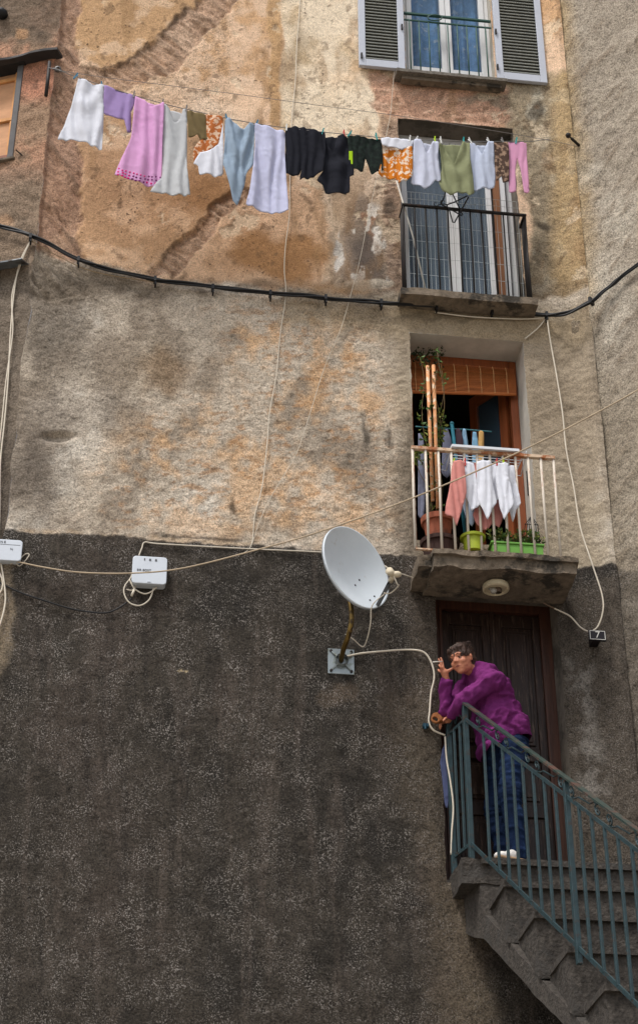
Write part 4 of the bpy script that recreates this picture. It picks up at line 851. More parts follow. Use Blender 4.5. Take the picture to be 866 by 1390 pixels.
def jbox(x0, y0, x1, y1, label, full):
    Yf = W0-.085; a = at(x0, y0, Yf); c = at(x1, y1, Yf); ctr = (a+c)/2; hw = (c.x-a.x)/2; hh = (a.z-c.z)/2
    e = empty('junction_box', Vector((ctr.x, W0, c.z)), label, 'junction box', 'white junction boxes on the dark wall')
    for nm_, yy_, ty_, sc_, bw in (('box_body', W0-.04, .035, .97, .024), ('lid', W0-.079, .009, 1.0, .026)):
        q = MB(); q.obox(Vector((ctr.x, yy_, ctr.z)), Vector((hw*sc_, 0, 0)), Vector((0, ty_, 0)), Vector((0, 0, hh*sc_)))
        es = [e_ for e_ in q.bm.edges if abs((e_.verts[0].co-e_.verts[1].co).y) > ty_]; bmesh.ops.bevel(q.bm, geom=es, offset=bw, segments=5, affect='EDGES', profile=.5)
        es = [e_ for e_ in q.bm.edges if min(v.co.y for v in e_.verts) < yy_-ty_+.0005 and max(v.co.y for v in e_.verts) < yy_-ty_+.0005]; bmesh.ops.bevel(q.bm, geom=es, offset=.005, segments=2, affect='EDGES', profile=.5)
        q.build(nm_, M_box, e, smooth=False)
    Yt = W0-.0892
    if full:
        text_mesh('SIR BOST', .026, Vector((ctr.x-hw*.32, Yt, ctr.z-hh*.05)), e, M_ink)
        for k, dx in enumerate((-.32, .0, .34)):
            q = MB(); P = Vector((ctr.x+hw*dx, Yt-.0005, ctr.z+hh*.76)); q.obox(P, Vector((.004+.003*(k > 0), 0, 0)), Vector((0, .001, 0)), Vector((0, 0, .008-.002*(k > 0)))); q.obox(P+Vector((0, 0, -.009)), Vector((.008 if k else .002, 0, 0)), Vector((0, .001, 0)), Vector((0, 0, .0025))); q.build('symbol', M_ink, e)
        MB().obox(Vector((ctr.x, W0-.09, ctr.z-hh*.86)), Vector((.012, 0, 0)), Vector((0, .003, 0)), Vector((0, 0, .004))).build('latch', M_box, e)
    else:
        text_mesh('N', .026, Vector((ctr.x+hw*.50, Yt, ctr.z+hh*.08)), e, M_ink); text_mesh('N E', .026, Vector((ctr.x+hw*.06, Yt, ctr.z+hh*.72)), e, M_ink)
        MB().obox(Vector((ctr.x, W0-.0885, ctr.z+hh*.5)), Vector((hw*.9, 0, 0)), Vector((0, .001, 0)), Vector((0, 0, .0012))).build('lid_line', M_ink, e)
    return e
jbox(181, 754, 226, 794, 'white junction box with small grey print on the dark wall left of the dish', True)
jbox(-25, 730, 29, 762, 'white junction box cut off by the left edge at the house corner', False)
# number plate
Pn = at(810, 863, W0-.15); npl = empty('number_plate', Vector((Pn.x, W0, Pn.z-.05)), 'black house number plate with white rim and the number 7', 'number plate')
M_white = mat('white_enamel', L3(200, 198, 192), .4, var=.04); M_nb = mat('black_enamel', L3(24, 18, 22), .3, var=.2)
MB().obox(Pn, Vector((.066, 0, 0)), Vector((0, .010, 0)), Vector((0, 0, .044))).bevel(.006, 2).build('plate', M_nb, npl)
b = MB()
for s_ in (-1, 1): b.obox(Pn+Vector((0, -.011, s_*.035)), Vector((.058, 0, 0)), Vector((0, .0012, 0)), Vector((0, 0, .0022))); b.obox(Pn+Vector((s_*.057, -.0115, 0)), Vector((.0022, 0, 0)), Vector((0, .0012, 0)), Vector((0, 0, .036)))
b.build('rim', M_white, npl); MB().box(Pn.x-.03, Pn.x+.03, Pn.y+.009, W0, Pn.z-.03, Pn.z+.03).build('mount_block', M_nb, npl); text_mesh('7', .078, Pn+Vector((0, -.0125, 0)), npl, M_white, name='numeral')
# ================================================================== washing
LK = [(78, 95), (103, 105), (142, 118), (184, 131), (235, 145), (306, 161), (346, 168.5), (390, 175), (440, 180.5), (480, 184), (520, 188), (560, 190.5), (600, 192), (640, 193), (690, 193), (722, 193)]
XA_, XB_ = 78., 722.
def Yl(px): return 11.42+(px-XA_)/(XB_-XA_)*.22
def ly(px): return float(np.interp(px, [p[0] for p in LK], [p[1] for p in LK]))
line = empty('clothesline', at(400, 176, Yl(400)), 'long sagging clothesline carrying the washing across the upper facade', 'clothesline')
q = MB(); q.tube([onleft(67, 92, .10)]+smooth_path([at(x, y-1, Yl(x)) for x, y in LK], 4)+[at(735, 190, 11.80), at(745, 189, 11.98)], .0038, 6); q.build('line', mat('clothesline_cord', L3(120, 118, 116), .7), line, smooth=True)
def cloth_mat(name, c, c2=None, kind=None, tr=.25, var=.06):
    m = mat(name, c, .95, var=var, scale=9, bump=.25, bscale=260, spec=.1, bd=.002); N = m.node_tree.nodes; L = m.node_tree.links; b = N['Principled BSDF']
    src = b.inputs['Base Color'].links[0].from_socket
    if kind == 'blotch':
        n = N.new('ShaderNodeTexNoise'); n.inputs['Scale'].default_value = 26; n.inputs['Detail'].default_value = 4; r = N.new('ShaderNodeValToRGB'); r.color_ramp.interpolation = 'LINEAR'
        r.color_ramp.elements[0].position = .50; r.color_ramp.elements[1].position = .56; tc = N.new('ShaderNodeTexCoord'); L.new(tc.outputs['Object'], n.inputs['Vector']); L.new(n.outputs['Fac'], r.inputs[0])
        x = N.new('ShaderNodeMix'); x.data_type = 'RGBA'; x.inputs['B'].default_value = (*c2, 1); L.new(src, x.inputs['A']); L.new(r.outputs[0], x.inputs['Factor']); src = x.outputs['Result']
    L.new(src, b.inputs['Base Color'])
    if tr:
        t = N.new('ShaderNodeBsdfTranslucent'); L.new(src, t.inputs['Color']); x = N.new('ShaderNodeMixShader'); x.inputs[0].default_value = tr
        L.new(b.outputs[0], x.inputs[1]); L.new(t.outputs[0], x.inputs[2]); L.new(x.outputs[0], N['Material Output'].inputs[0])
    return m
def cloth_geo(poly, Yf, fold=.030, freq=11, seed=0, step=.013, sm=3, off=0.0, gather=None, hang=None, swag=0):
    """one panel of cloth cut to an outline given in the photograph, hung in the plane of its line, with real folds"""
    P = [Vector(p) for p in poly]; out = []
    n = len(P)
    for i in range(n):
        p0, p1, p2, p3 = P[i-1], P[i], P[(i+1) % n], P[(i+2) % n]
        for k in range(sm):
            t = k/sm; c = .5*((2*p1)+(p2-p0)*t+(2*p0-5*p1+4*p2-p3)*t*t+(3*p1-p0-3*p2+p3)*t**3); l = p1.lerp(p2, t); out.append(l.lerp(c, .35))
    W = [at(p.x, p.y, Yf(p.x)) for p in out]
    xs_ = [w.x for w in W]; zs_ = [w.z for w in W]; bd = []
    for i in range(len(W)):
        a = Vector((W[i].x, W[i].z)); b2 = Vector((W[(i+1) % len(W)].x, W[(i+1) % len(W)].z)); k = max(1, int((b2-a).length/step))
        bd += [a.lerp(b2, j/k) for j in range(k)]
    nb = len(bd); B = np.array([list(p) for p in bd]); gx, gz = np.meshgrid(np.arange(min(xs_), max(xs_), step), np.arange(min(zs_), max(zs_), step)); gx = gx+rng.rand(*gx.shape)*step*.3
    sd = sdpoly(gx, gz, B); kp = sd > step*.6; pts = bd+[Vector((a, b2)) for a, b2 in zip(gx[kp], gz[kp])]
    v, e, f, *_ = geometry.delaunay_2d_cdt(pts, [(i, (i+1) % nb) for i in range(nb)], [], 1, 1e-5)
    V = np.array([list(q_) for q_ in v]); zt = max(zs_); H = zt-min(zs_); t = (zt-V[:, 1])/H
    x0_, x1_ = min(xs_), max(xs_); uu = (V[:, 0]-x0_)/(x1_-x0_)
    wx_ = V[:, 0]+.05*fbm(V[:, 0]*3, V[:, 1]*3, 2, seed)
    rdg = lambda n_: (1-np.abs(np.clip(n_, -1, 1)))**2
    nf = max(1.6, (x1_-x0_)*freq*.9); am = .55+.9*np.abs(fbm(uu*2.7+seed, t*.8, 2, seed+3))
    ph = uu*nf*6.283+seed+3.6*fbm(uu*1.8+seed, t*1.3, 2, seed+5)
    d = np.cos(ph)*fold*.50*am*(.55+.25*t)
    d += fbm(V[:, 0]*7+seed, V[:, 1]*1.1, 2, seed+7)*fold*.9
    d += (rdg(fbm(V[:, 0]*15+V[:, 1]*3.5+seed, V[:, 1]*1.6, 2, seed+13)*1.5)-.4)*fold*.32*(1.15-.6*t)
    d += (rdg(fbm(V[:, 0]*9+V[:, 1]*8, V[:, 1]*7-V[:, 0]*5, 2, seed+17)*1.6)-.4)*fold*.10
    if swag:                                         # U-shaped folds hung between the pegs
        r_ = np.hypot((uu-.5)*1.15, (t-.0)); d += np.sin(r_*17+seed)*swag*np.exp(-((r_-.35)/.35)**2)
    cx_ = (x0_+x1_)/2; Y0 = np.interp(V[:, 0], [x0_, x1_], [W[int(np.argmin(xs_))].y, W[int(np.argmax(xs_))].y])
    return [(float(V[i, 0]), float(Y0[i]-d[i]+off), float(V[i, 1])) for i in range(len(V))], f
def garment(name, panels, m, label, cat, group='washing on the long line', thick=.004, colfn=None, parent=None, Yf=Yl):
    me = bpy.data.meshes.new(name); VV = []; FF = []; MI = []
    for k, pn in enumerate(panels):
        kw = dict(pn[1]) if len(pn) > 1 else {}; mi = kw.pop('mi', 0); kw.setdefault('seed', len(name)*7+k*5+int(pn[0][0][0]) % 97)
        v, f = cloth_geo(pn[0], Yf, **kw); o_ = len(VV); VV += v; FF += [[a+o_ for a in q_] for q_ in f]; MI += [mi]*len(f)
    me.from_pydata(VV, [], FF); me.polygons.foreach_set('material_index', MI); me.update()
    bm = bmesh.new(); bm.from_mesh(me); bmesh.ops.recalc_face_normals(bm, faces=bm.faces[:]); 
    for f in bm.faces:
        pass
    bmesh.ops.solidify(bm, geom=bm.faces[:], thickness=thick); bm.to_mesh(me); bm.free()
    o = link(name, me, m, parent); 
    return tag(o, label, cat, group)
c_white = cloth_mat('white_cotton', L3(222, 224, 232)); c_white2 = cloth_mat('cool_white_cotton', L3(206, 210, 226)); c_grey = cloth_mat('grey_white_cotton', L3(196, 198, 200))
c_lilac = cloth_mat('lilac_cotton', L3(170, 146, 196)); c_pink = cloth_mat('pink_lilac_cotton', L3(222, 170, 214)); c_olive = cloth_mat('olive_cloth', L3(124, 108, 76))
c_or = cloth_mat('orange_brown_print', L3(188, 112, 62), L3(226, 196, 168), 'blotch'); c_blue = cloth_mat('grey_blue_jersey', L3(156, 174, 192)); c_lav = cloth_mat('lavender_white_jersey', L3(202, 204, 228))
c_black = cloth_mat('black_jersey', L3(30, 31, 38), tr=.02); c_dgreen = cloth_mat('black_green_sports_cloth', L3(24, 30, 28), L3(32, 42, 37), 'blotch', tr=.02); c_lime = cloth_mat('lime_tab', L3(166, 206, 40), tr=0)
c_flo = cloth_mat('orange_floral_cotton', L3(214, 130, 44), L3(236, 220, 200), 'blotch'); c_khaki = cloth_mat('khaki_green_cotton', L3(142, 146, 112)); c_camo = cloth_mat('brown_camouflage', L3(74, 58, 50), L3(140, 116, 98), 'blotch', tr=.05)
c_rose = cloth_mat('rose_pink_cotton', L3(218, 160, 192)); c_pale = cloth_mat('pale_blue_white_cotton', L3(196, 204, 222)); c_hot = cloth_mat('hot_pink_dots', L3(214, 44, 124), tr=.05); c_plum = cloth_mat('plum_dots', L3(112, 40, 100), tr=.05)
G = garment
G('towel', [([(107, 106), (120, 112), (141, 117), (143, 117), (141, 150), (139, 203), (126, 200), (112, 192), (96, 190), (79, 189), (86, 172), (98, 140)], dict(fold=.03, swag=.01))], c_white, 'white towel flaring to the left, first piece on the long clothesline', 'towel')
G('t_shirt', [([(142, 118), (160, 123), (184, 131), (181, 146), (178, 152), (178, 178), (173, 180), (171, 170), (169, 161), (160, 161), (150, 156), (141, 153)], dict(fold=.02))], c_lilac, 'small lilac t-shirt folded over the line with one sleeve hanging', 't-shirt')
pk = G('dress', [([(184, 132), (196, 137), (208, 148), (219, 142), (223, 143), (221, 190), (219, 252), (205, 252), (185, 248), (168, 243), (156, 238), (167, 215), (178, 190), (181, 160)], dict(fold=.032)), ([(186, 133), (222, 143), (220, 200), (184, 200)], dict(fold=.01, off=.05))], c_pink, 'pink dress with a hem of magenta and plum dots', 'dress')
me = pk.data
q = MB(); ev = [(156, 238), (168, 243), (185, 248), (205, 252), (219, 252)]
import mathutils
bvh = mathutils.bvhtree.BVHTree.FromPolygons([pk.matrix_world @ v.co+pk.location*0 for v in me.vertices], [list(p.vertices) for p in me.polygons])
def on_cloth(o, bv, px, py, lift=.004):
    r = ray(px, py).normalized(); h = bv.ray_cast(CAM-Vector(o.location), r)
    return (h[0]+Vector(o.location)-r*lift, h[1]) if h[0] is not None else (None, None)
for k in range(36):
    f = (k % 12+.5)/12; row = k//12; x = 158+(218-158)*f+row*.9; y = np.interp(x, [p[0] for p in ev], [p[1] for p in ev])-3.4-row*4.2
    if x < 219.5:
        P, n_ = on_cloth(pk, bvh, x+random.uniform(-1, 1), y+random.uniform(-.6, .6))
        if P: q.ball(P, .0115-.001*row, (1, .25, .9), 1)
bmd = q.build('hem_dots', [c_hot, c_plum], pk, smooth=True)
for p in bmd.data.polygons: p.material_index = 1 if (p.index//80) % 12 in (1, 4, 5, 8, 10, 11) and (p.index//80) < 24 else 0
G('vest', [([(222, 143), (230, 148), (238, 166), (245, 160), (249, 149), (254, 150), (254, 190), (254, 230), (258, 266), (240, 268), (222, 264), (204, 262), (212, 250), (220, 240), (221, 190)], dict(fold=.03)), ([(224, 144), (253, 151), (252, 210), (224, 210)], dict(fold=.012, off=.05))], c_grey, 'long grey-white vest hanging between the pink dress and small olive shorts', 'vest')
G('shorts', [([(254, 151), (268, 154), (281, 157), (284, 187), (272, 189), (268, 184), (256, 187), (255, 170)], dict(fold=.02, freq=16)), ], c_olive, 'tiny olive shorts beside the orange and white printed top', 'shorts')
G('printed_top', [([(280, 156), (292, 158), (303, 160), (301, 180), (296, 196), (285, 204), (272, 208), (265, 220), (262, 212), (264, 200), (272, 190), (281, 186)], dict(fold=.022, freq=15)), ([(272, 207), (285, 205), (297, 196), (303, 170), (303, 236), (293, 241), (280, 237), (271, 238), (269, 226), (263, 222)], dict(fold=.022, freq=14, mi=1, off=-.002))], [c_or, c_white], 'child top with orange print above and plain white below', 'top')
G('t_shirt', [([(306, 163), (318, 166), (326, 176), (336, 172), (344, 168), (346, 175), (344, 224), (338, 232), (334, 238), (331, 256), (322, 280), (316, 276), (311, 255), (303, 226), (305, 190)], dict(fold=.035, swag=.02))], c_blue, 'grey-blue t-shirt whose sleeve hangs down to a point', 't-shirt')
G('t_shirt', [([(346, 169.5), (356, 172), (365, 173), (377, 176), (387, 178), (387, 210), (389, 250), (391, 288), (372, 289), (352, 284), (334, 277), (339, 258), (343, 230), (346, 200)], dict(fold=.036))], c_lav, 'large lavender-white t-shirt hanging left of the black shorts', 't-shirt')
G('shorts', [([(388, 175), (400, 173), (420, 175), (441, 181), (442, 205), (438, 234), (430, 236), (424, 240), (408, 241), (410, 228), (404, 238), (388, 234), (388, 200)], dict(fold=.03, freq=15))], c_black, 'loose black shorts right of the lavender-white t-shirt', 'shorts')
G('vest', [([(433, 181), (441, 184), (446, 198), (452, 208), (455, 196), (459, 183), (475, 185), (474, 210), (480, 226), (480, 238), (475, 240), (474, 262), (458, 264), (442, 260), (438, 250), (430, 244), (438, 232), (440, 215), (436, 198)], dict(fold=.032, swag=.015)), ([(440, 182), (474, 185), (473, 230), (440, 230)], dict(fold=.01, off=.05))], c_black, 'wide black vest with a low neck between two pairs of dark shorts', 'vest')
sg = G('shorts', [([(472, 185), (485, 184), (500, 186), (517, 189), (519, 205), (520, 231), (512, 233), (504, 236), (500, 222), (496, 213), (493, 231), (483, 229), (474, 225), (473, 205)], dict(fold=.018, freq=14))], c_dgreen, 'black-green sports shorts with a lime tab on the left leg', 'shorts')
bvs = mathutils.bvhtree.BVHTree.FromPolygons([v.co for v in sg.data.vertices], [list(p.vertices) for p in sg.data.polygons])
q = MB(); pts_ = [[on_cloth(sg, bvs, x, y, .006)[0] for x in (473.6, 476, 478.6)] for y in (205, 211, 217, 222.5)]
for i in range(3):
    for j in range(2):
        if all((pts_[i][j], pts_[i][j+1], pts_[i+1][j+1], pts_[i+1][j])): q.quad(pts_[i][j], pts_[i][j+1], pts_[i+1][j+1], pts_[i+1][j])
q.build('lime_tab', c_lime, sg)
G('shorts', [([(519, 197), (530, 201), (545, 203), (559, 199), (560, 225), (559, 240), (550, 246), (542, 246), (540, 242), (530, 241), (513, 238), (517, 222)], dict(fold=.028, freq=16)), ([(517, 188), (540, 188.5), (561, 191), (559, 199), (545, 203), (530, 201), (519, 198)], dict(fold=.012, mi=1))], [c_flo, c_white], 'orange and white floral shorts with a white waistband', 'shorts')
G('top', [([(561, 192), (570, 192), (575, 200), (578, 210), (583, 201), (587, 193), (595, 194), (594, 215), (598, 245), (590, 246), (587, 250), (575, 258), (566, 250), (558, 247), (560, 225)], dict(fold=.024)), ([(565, 192), (592, 194), (590, 235), (564, 235)], dict(fold=.01, off=.045))], c_white2, 'white top with a deep neck left of the khaki one, last before the door', 'top')
G('top', [([(596, 193), (604, 194), (608, 208), (616, 222), (622, 208), (627, 194), (637, 195), (637, 220), (641, 240), (643, 262), (636, 268), (632, 262), (616, 263), (610, 267), (602, 260), (596, 250), (597, 240), (600, 225)], dict(fold=.03, swag=.014)), ([(600, 193), (634, 195), (634, 240), (602, 240)], dict(fold=.01, off=.045))], c_khaki, 'khaki green sleeveless top hanging in front of the third-floor door', 'top')
G('top', [([(637, 195), (644, 195), (649, 203), (653, 212), (658, 202), (661, 195), (669, 195), (670, 220), (672, 240), (670, 256), (655, 257), (642, 256), (638, 235)], dict(fold=.024)), ([(641, 195), (667, 195), (666, 240), (641, 240)], dict(fold=.01, off=.045))], c_pale, 'pale bluish-white top between the khaki top and brown camouflage shorts', 'top')
G('shorts', [([(669, 195), (680, 194), (689, 195), (690, 220), (690, 247), (682, 249), (680, 240), (673, 248), (671, 225)], dict(fold=.022, freq=16))], c_camo, 'narrow brown camouflage shorts next to the pink leggings', 'shorts')
G('leggings', [([(687, 194), (700, 193), (714, 194), (715, 215), (718, 260), (711, 261), (707, 235), (702, 214), (699, 232), (700, 260), (691, 260), (689, 225)], dict(fold=.014, freq=14))], c_rose, 'small pink leggings, last piece at the right end of the line', 'leggings')
# pegs
pegm = {}
PCOL = dict(blue=(60, 120, 150), teal=(40, 150, 150), white=(214, 214, 210), red=(196, 70, 66), lime=(176, 206, 40), grey=(120, 116, 114))
for n_, c in PCOL.items(): pegm[n_] = mat(n_+'_peg_plastic', L3(*c), .45, var=.05, bump=0)
def peg(px, py, col, label, Y, group='clothes pegs on the long line', tilt=0, s=1.0):
    P = at(px, py, Y); t = Vector((math.sin(tilt), 0, math.cos(tilt)))
    e = empty('clothes_peg', P, label, 'clothes peg', group)
    for sg_ in (-1, 1):
        b = MB(); b.bar(P-t*.030*s+Vector((0, sg_*.003, 0)), P+t*.004*s+Vector((0, sg_*.005, 0)), .011*s, .005); b.bar(P+t*.004*s+Vector((0, sg_*.005, 0)), P+t*.038*s+Vector((0, sg_*.013, 0)), .011*s, .005); b.build('peg_leg', pegm[col], e)
    b = MB(); b.tube([P+Vector((-.007*s, 0, 0)), P+Vector((.007*s, 0, 0))], .006*s, 8); b.build('spring', M_wire, e)
for px_, col, what, tl in ((103, 'blue', 'at the left corner of the white towel', .5), (139, 'blue', 'between the white towel and lilac t-shirt', -.2), (182, 'grey', 'where the lilac t-shirt meets the pink dress', .1), (221, 'grey', 'between the pink dress and the grey-white vest', .1),
        (253, 'grey', 'between the grey-white vest and the olive shorts', .1), (308, 'blue', 'at the left shoulder of the grey-blue t-shirt', -.3), (348, 'blue', 'between the grey-blue and lavender-white t-shirts', .4), (389, 'white', 'at the left end of the loose black shorts', .0), (438, 'teal', 'between the loose black shorts and the black vest', .2),
        (467, 'red', 'on the right strap of the black vest', -.1), (474, 'teal', 'at the left waist of the lime-tabbed shorts', .5), (511, 'teal', 'at the right waist of the lime-tabbed shorts', -.2), (556, 'white', 'at the right end of the floral shorts', .1), (564, 'white', 'at the left strap of the deep-necked white top', .5),
        (590, 'lime', 'on the right strap of the deep-necked white top', .0), (598, 'white', 'at the left strap of the khaki top', -.1), (629, 'teal', 'at the right strap of the khaki top', .0), (638, 'white', 'between the khaki top and the bluish-white top', -.4), (663, 'white', 'at the right strap of the bluish-white top', -.4),
        (682, 'grey', 'on the brown camouflage shorts', -.3), (700, 'teal', 'on the waist of the pink leggings', .2)):
    peg(px_, ly(px_)-1, col, '%s clothes peg %s' % (col, what), Yl(px_), tilt=tl)
# hangers on the third-floor railing
def hanger(px, py, rot, label):
    xa, xb, yf, zb, zt = RB3; P = Vector((at(px, py, yf-.03).x, yf-.025, zt)); b = MB()
    def T(x, z): c, s_ = math.cos(rot), math.sin(rot); return P+Vector((x*c-z*s_, -.012-abs(x)*.1, x*s_+z*c))
    b.tube([T(.02, .03), T(.03, .045), T(.015, .06), T(-.01, .055), T(-.012, .035), T(0, .02), T(0, 0)], .004, 6)
    b.tube([T(0, 0), T(.06, -.05), T(.17, -.12), T(.165, -.135), T(-.165, -.135), T(-.17, -.12), T(-.06, -.05), T(0, 0)], .006, 6)
    tag(b.build('clothes_hanger', M_black, None, smooth=True), label, 'hanger', 'black hangers on the third-floor railing')
hanger(598, 280, 1.9, 'black clothes hanger tilted on the third-floor railing, the left of two'); hanger(606, 280, 1.15, 'black clothes hanger crossing the other on the railing, the right of two')
xa, xb, yf, zb, zt = RB3
q = MB(); q.tube([at(538, 245, 11.86), at(560, 320, 11.86), at(577, 392, 11.88)], .008, 8); tag(q.build('pole', mat('pale_plastic_tube', L3(190, 186, 176), .5), None, smooth=True), 'thin pale pole leaning behind the left side of the third-floor railing', 'pole')
# ================================================================== second floor balcony
xa, xb, yf, zs_, zr_ = RB2; YBf = yf
# folding drying rack hooked on the rail
M_rack = mat('white_rack_wire', L3(206, 208, 212), .4, .1, var=.05)
rk = empty('drying_rack', Vector((at(660, 640, yf).x, yf, zr_)), 'white wire drying rack hooked on the second-floor railing', 'drying rack')
x0r = at(613, 640, yf).x; x1r = at(705, 648, yf).x; zk = zr_+.02
b = MB(); b.box(x0r, x1r, yf-.045, yf-.022, zk-.022, zk); b.build('front_bar', M_rack, rk)
b = MB()
for k in range(9): b.tube([(x0r+.04, yf+.0+.045*k, zk+.005+.004*k), (x1r+.06, yf+.0+.045*k, zk+.0+.004*k)], .0035, 6)
b.build('wires', M_rack, rk, smooth=True)
for xx in (x0r, x1r+.06):
    b = MB(); b.tube([(xx, yf-.03, zk-.01), (xx+.03, yf+.18, zk+.10), (xx, yf+.37, zk+.03), (xx-.01, yf+.15, zk-.12), (xx, yf-.03, zk-.01)], .0045, 6); b.build('end_frame', M_rack, rk, smooth=True)
c_tw = cloth_mat('white_tea_towel', L3(222, 224, 232), tr=.15); c_tp = cloth_mat('salmon_tea_towel', L3(206, 138, 130), tr=.15); c_tg = cloth_mat('grey_towel', L3(120, 122, 140), tr=.1); c_tb = cloth_mat('pale_blue_towel', L3(136, 170, 196), tr=.1); c_tt = cloth_mat('tan_cloth', L3(190, 152, 96), tr=.1)
gr2 = 'tea towels on the balcony drying rack'
def T2(poly, m, label, dY, seed=0, **k):
    kw = dict(fold=.022, freq=22, step=.012); kw.update(k); return garment('tea_towel', [(poly, kw)], m, label, 'tea towel', gr2, Yf=lambda x: yf-.05+dY)
T2([(615, 626), (629, 627), (631, 645), (633, 668), (627, 690), (620, 713), (614, 703), (604, 696), (608, 672), (612, 648)], c_tp, 'salmon pink tea towel at the left end of the drying rack', -.03)
T2([(626, 627), (635, 628), (643, 629), (647, 652), (655, 681), (650, 686), (640, 692), (633, 676), (627, 664), (625, 645)], c_tw, 'white tea towel right beside the leftmost salmon one', .0)
T2([(640, 630), (652, 630), (652, 650), (656, 672), (664, 694), (671, 706), (660, 719), (648, 713), (641, 700), (646, 684), (640, 662)], c_tp, 'salmon pink tea towel partly hidden behind the white ones', .07)
T2([(664, 690), (672, 676), (680, 680), (683, 700), (677, 716), (666, 708)], c_tp, 'short salmon corner showing under the middle white tea towels', .09)
T2([(647, 627), (656, 627), (666, 628), (668, 654), (674, 682), (668, 690), (662, 705), (655, 692), (649, 678), (647, 650)], c_tw, 'white tea towel hanging to a point in the middle of the rack', -.01)
T2([(664, 628), (670, 628), (678, 629), (680, 650), (685, 674), (677, 677), (670, 680), (664, 664), (662, 650)], c_tw, 'short white tea towel right of the pointed middle one', .02)
T2([(674, 629), (682, 629), (689, 630), (691, 652), (697, 684), (691, 694), (684, 705), (679, 692), (676, 675), (673, 652)], c_tw, 'long white tea towel second from the right on the rack', -.01)
T2([(686, 630), (692, 630), (698, 631), (701, 652), (707, 682), (701, 690), (697, 706), (691, 688), (688, 668), (685, 650)], c_tw, 'white tea towel at the right end of the drying rack', .02)
T2([(629, 630), (640, 630), (646, 640), (646, 700), (640, 716), (634, 706), (628, 690)], cloth_mat('pale_blue_tea_towel', L3(170, 186, 206), tr=.1), 'pale blue tea towel showing low behind the first white one', .14)
for px_, col, lb_ in ((616, 'lime', 'lime peg on the leftmost salmon tea towel'), (631, 'red', 'red peg on the white tea towel beside the salmon one'), (674, 'red', 'red peg between the middle white tea towels'), (683, 'lime', 'lime peg on the second white tea towel from the right'), (655, 'white', 'white peg on the pointed white tea towel'), (690, 'grey', 'grey peg on the rightmost white tea towel')):
    peg(px_, 628, col, lb_, yf-.06, 'clothes pegs on the drying rack', s=.9)
# inner line with darker clothes
YI = 11.86
cable3('inner_clothesline', [at(564, 579, YI), at(590, 581, YI), at(630, 583, YI), at(667, 586, YI)], .006, mat('turquoise_line', L3(56, 108, 116), .6), 'turquoise inner clothesline in the second-floor doorway', 'clothesline')
q = MB(); q.tube([at(613, 576, YI-.02), at(633, 740, YI-.05)], .014, 10); q.ball(at(613, 575, YI-.02), .018); tag(q.build('broom_handle', mat('turquoise_handle', L3(36, 108, 124), .4, bump=0), None, smooth=True), 'turquoise pole leaning behind the balcony railing', 'pole')
gi = 'clothes on the inner line'
def T3(poly, m, lb_, n_='cloth', k=0): return garment(n_, [(poly, dict(fold=.02, freq=18, step=.014))], m, lb_, 'cloth', gi, Yf=lambda x: YI+k)
T3([(602, 583), (607, 584), (613, 604), (613, 640), (606, 650), (599, 640), (600, 612)], c_tg, 'grey-violet cloth on the inner line, left of the turquoise pole')
T3([(618, 584), (624, 585), (628, 600), (628, 640), (620, 650), (617, 640)], cloth_mat('dark_plum_cloth', L3(70, 56, 64), tr=0), 'dark plum cloth just right of the turquoise pole')
T3([(627, 585), (632, 585), (635, 606), (636, 690), (630, 706), (626, 690)], c_tb, 'long pale blue cloth on the inner line')
T3([(641, 587), (646, 587), (649, 606), (648, 630), (641, 630), (640, 608)], cloth_mat('light_blue_shirt', L3(120, 160, 186), tr=.1), 'short light blue cloth next to the tan one')
T3([(649, 587), (656, 587), (656, 630), (649, 630)], c_tt, 'tan cloth at the right end of the inner line')
T3([(567, 590), (574, 600), (578, 650), (576, 700), (567, 700)], c_tg, 'grey cloth hanging in the left corner of the balcony door', k=-.02)
# tall rusty stakes and the climber
M_stake = mat('rusted_stake', L3(196, 138, 92), .7, var=.25, scale=14, dirt=L3(200, 184, 160), dscale=16, dth=.56)
for a_, b_, lb_ in (((580, 497), (587, 680), 'tall rusty stake beside the climbing plant, the left of two'), ((588, 496), (594, 690), 'tall rusty stake beside the climbing plant, the right of two')):
    q = MB(); q.tube([at(*a_, 11.66), at(*b_, 11.66)], .0145, 8); tag(q.build('plant_stake', M_stake, None, smooth=True), lb_, 'stake', 'stakes in the terracotta pot')
M_terra = mat('terracotta', L3(150, 84, 60), .8, var=.2, scale=6, dirt=L3(110, 66, 50), dscale=4, dth=.55); M_terd = mat('dark_terracotta', L3(60, 40, 34), .8, var=.3)
def pot(P, r0, r1, h, m, name, lb_, cat, rim=.03):
    e = empty(name, P, lb_, cat)
    MB().lathe(P, [(0, .0), (r0, .0), (r1-.01, h-rim), (r1+.008, h-rim), (r1+.012, h), (r1-.008, h), (r1-.02, h-.03)], 28).build('pot_body', m, e, smooth=False)
    MB().lathe(P, [(0, h-.03), (r1-.019, h-.03)], 20).build('soil', mat('potting_soil', (.03, .02, .015), .95), e)
    return e
ptP = Vector((at(596, 700, 11.68).x, 11.70, zs_))
b = pot(ptP, .115, .14, .17, M_terd, 'plant_pot', 'dark squat pot standing on the slab under the terracotta one', 'pot')
pt = pot(ptP+Vector((-.01, 0, .172)), .085, .118, .20, M_terra, 'terracotta_pot', 'terracotta pot stacked on the dark pot at the left of the balcony', 'pot', rim=.045)
pot(at(642, 742, 11.60)+Vector((0, 0, -.05)), .07, .085, .13, mat('olive_green_plastic', L3(150, 162, 44), .5, bump=0), 'flower_pot', 'round olive green pot between the terracotta pot and the planter', 'pot', rim=.02).location.z
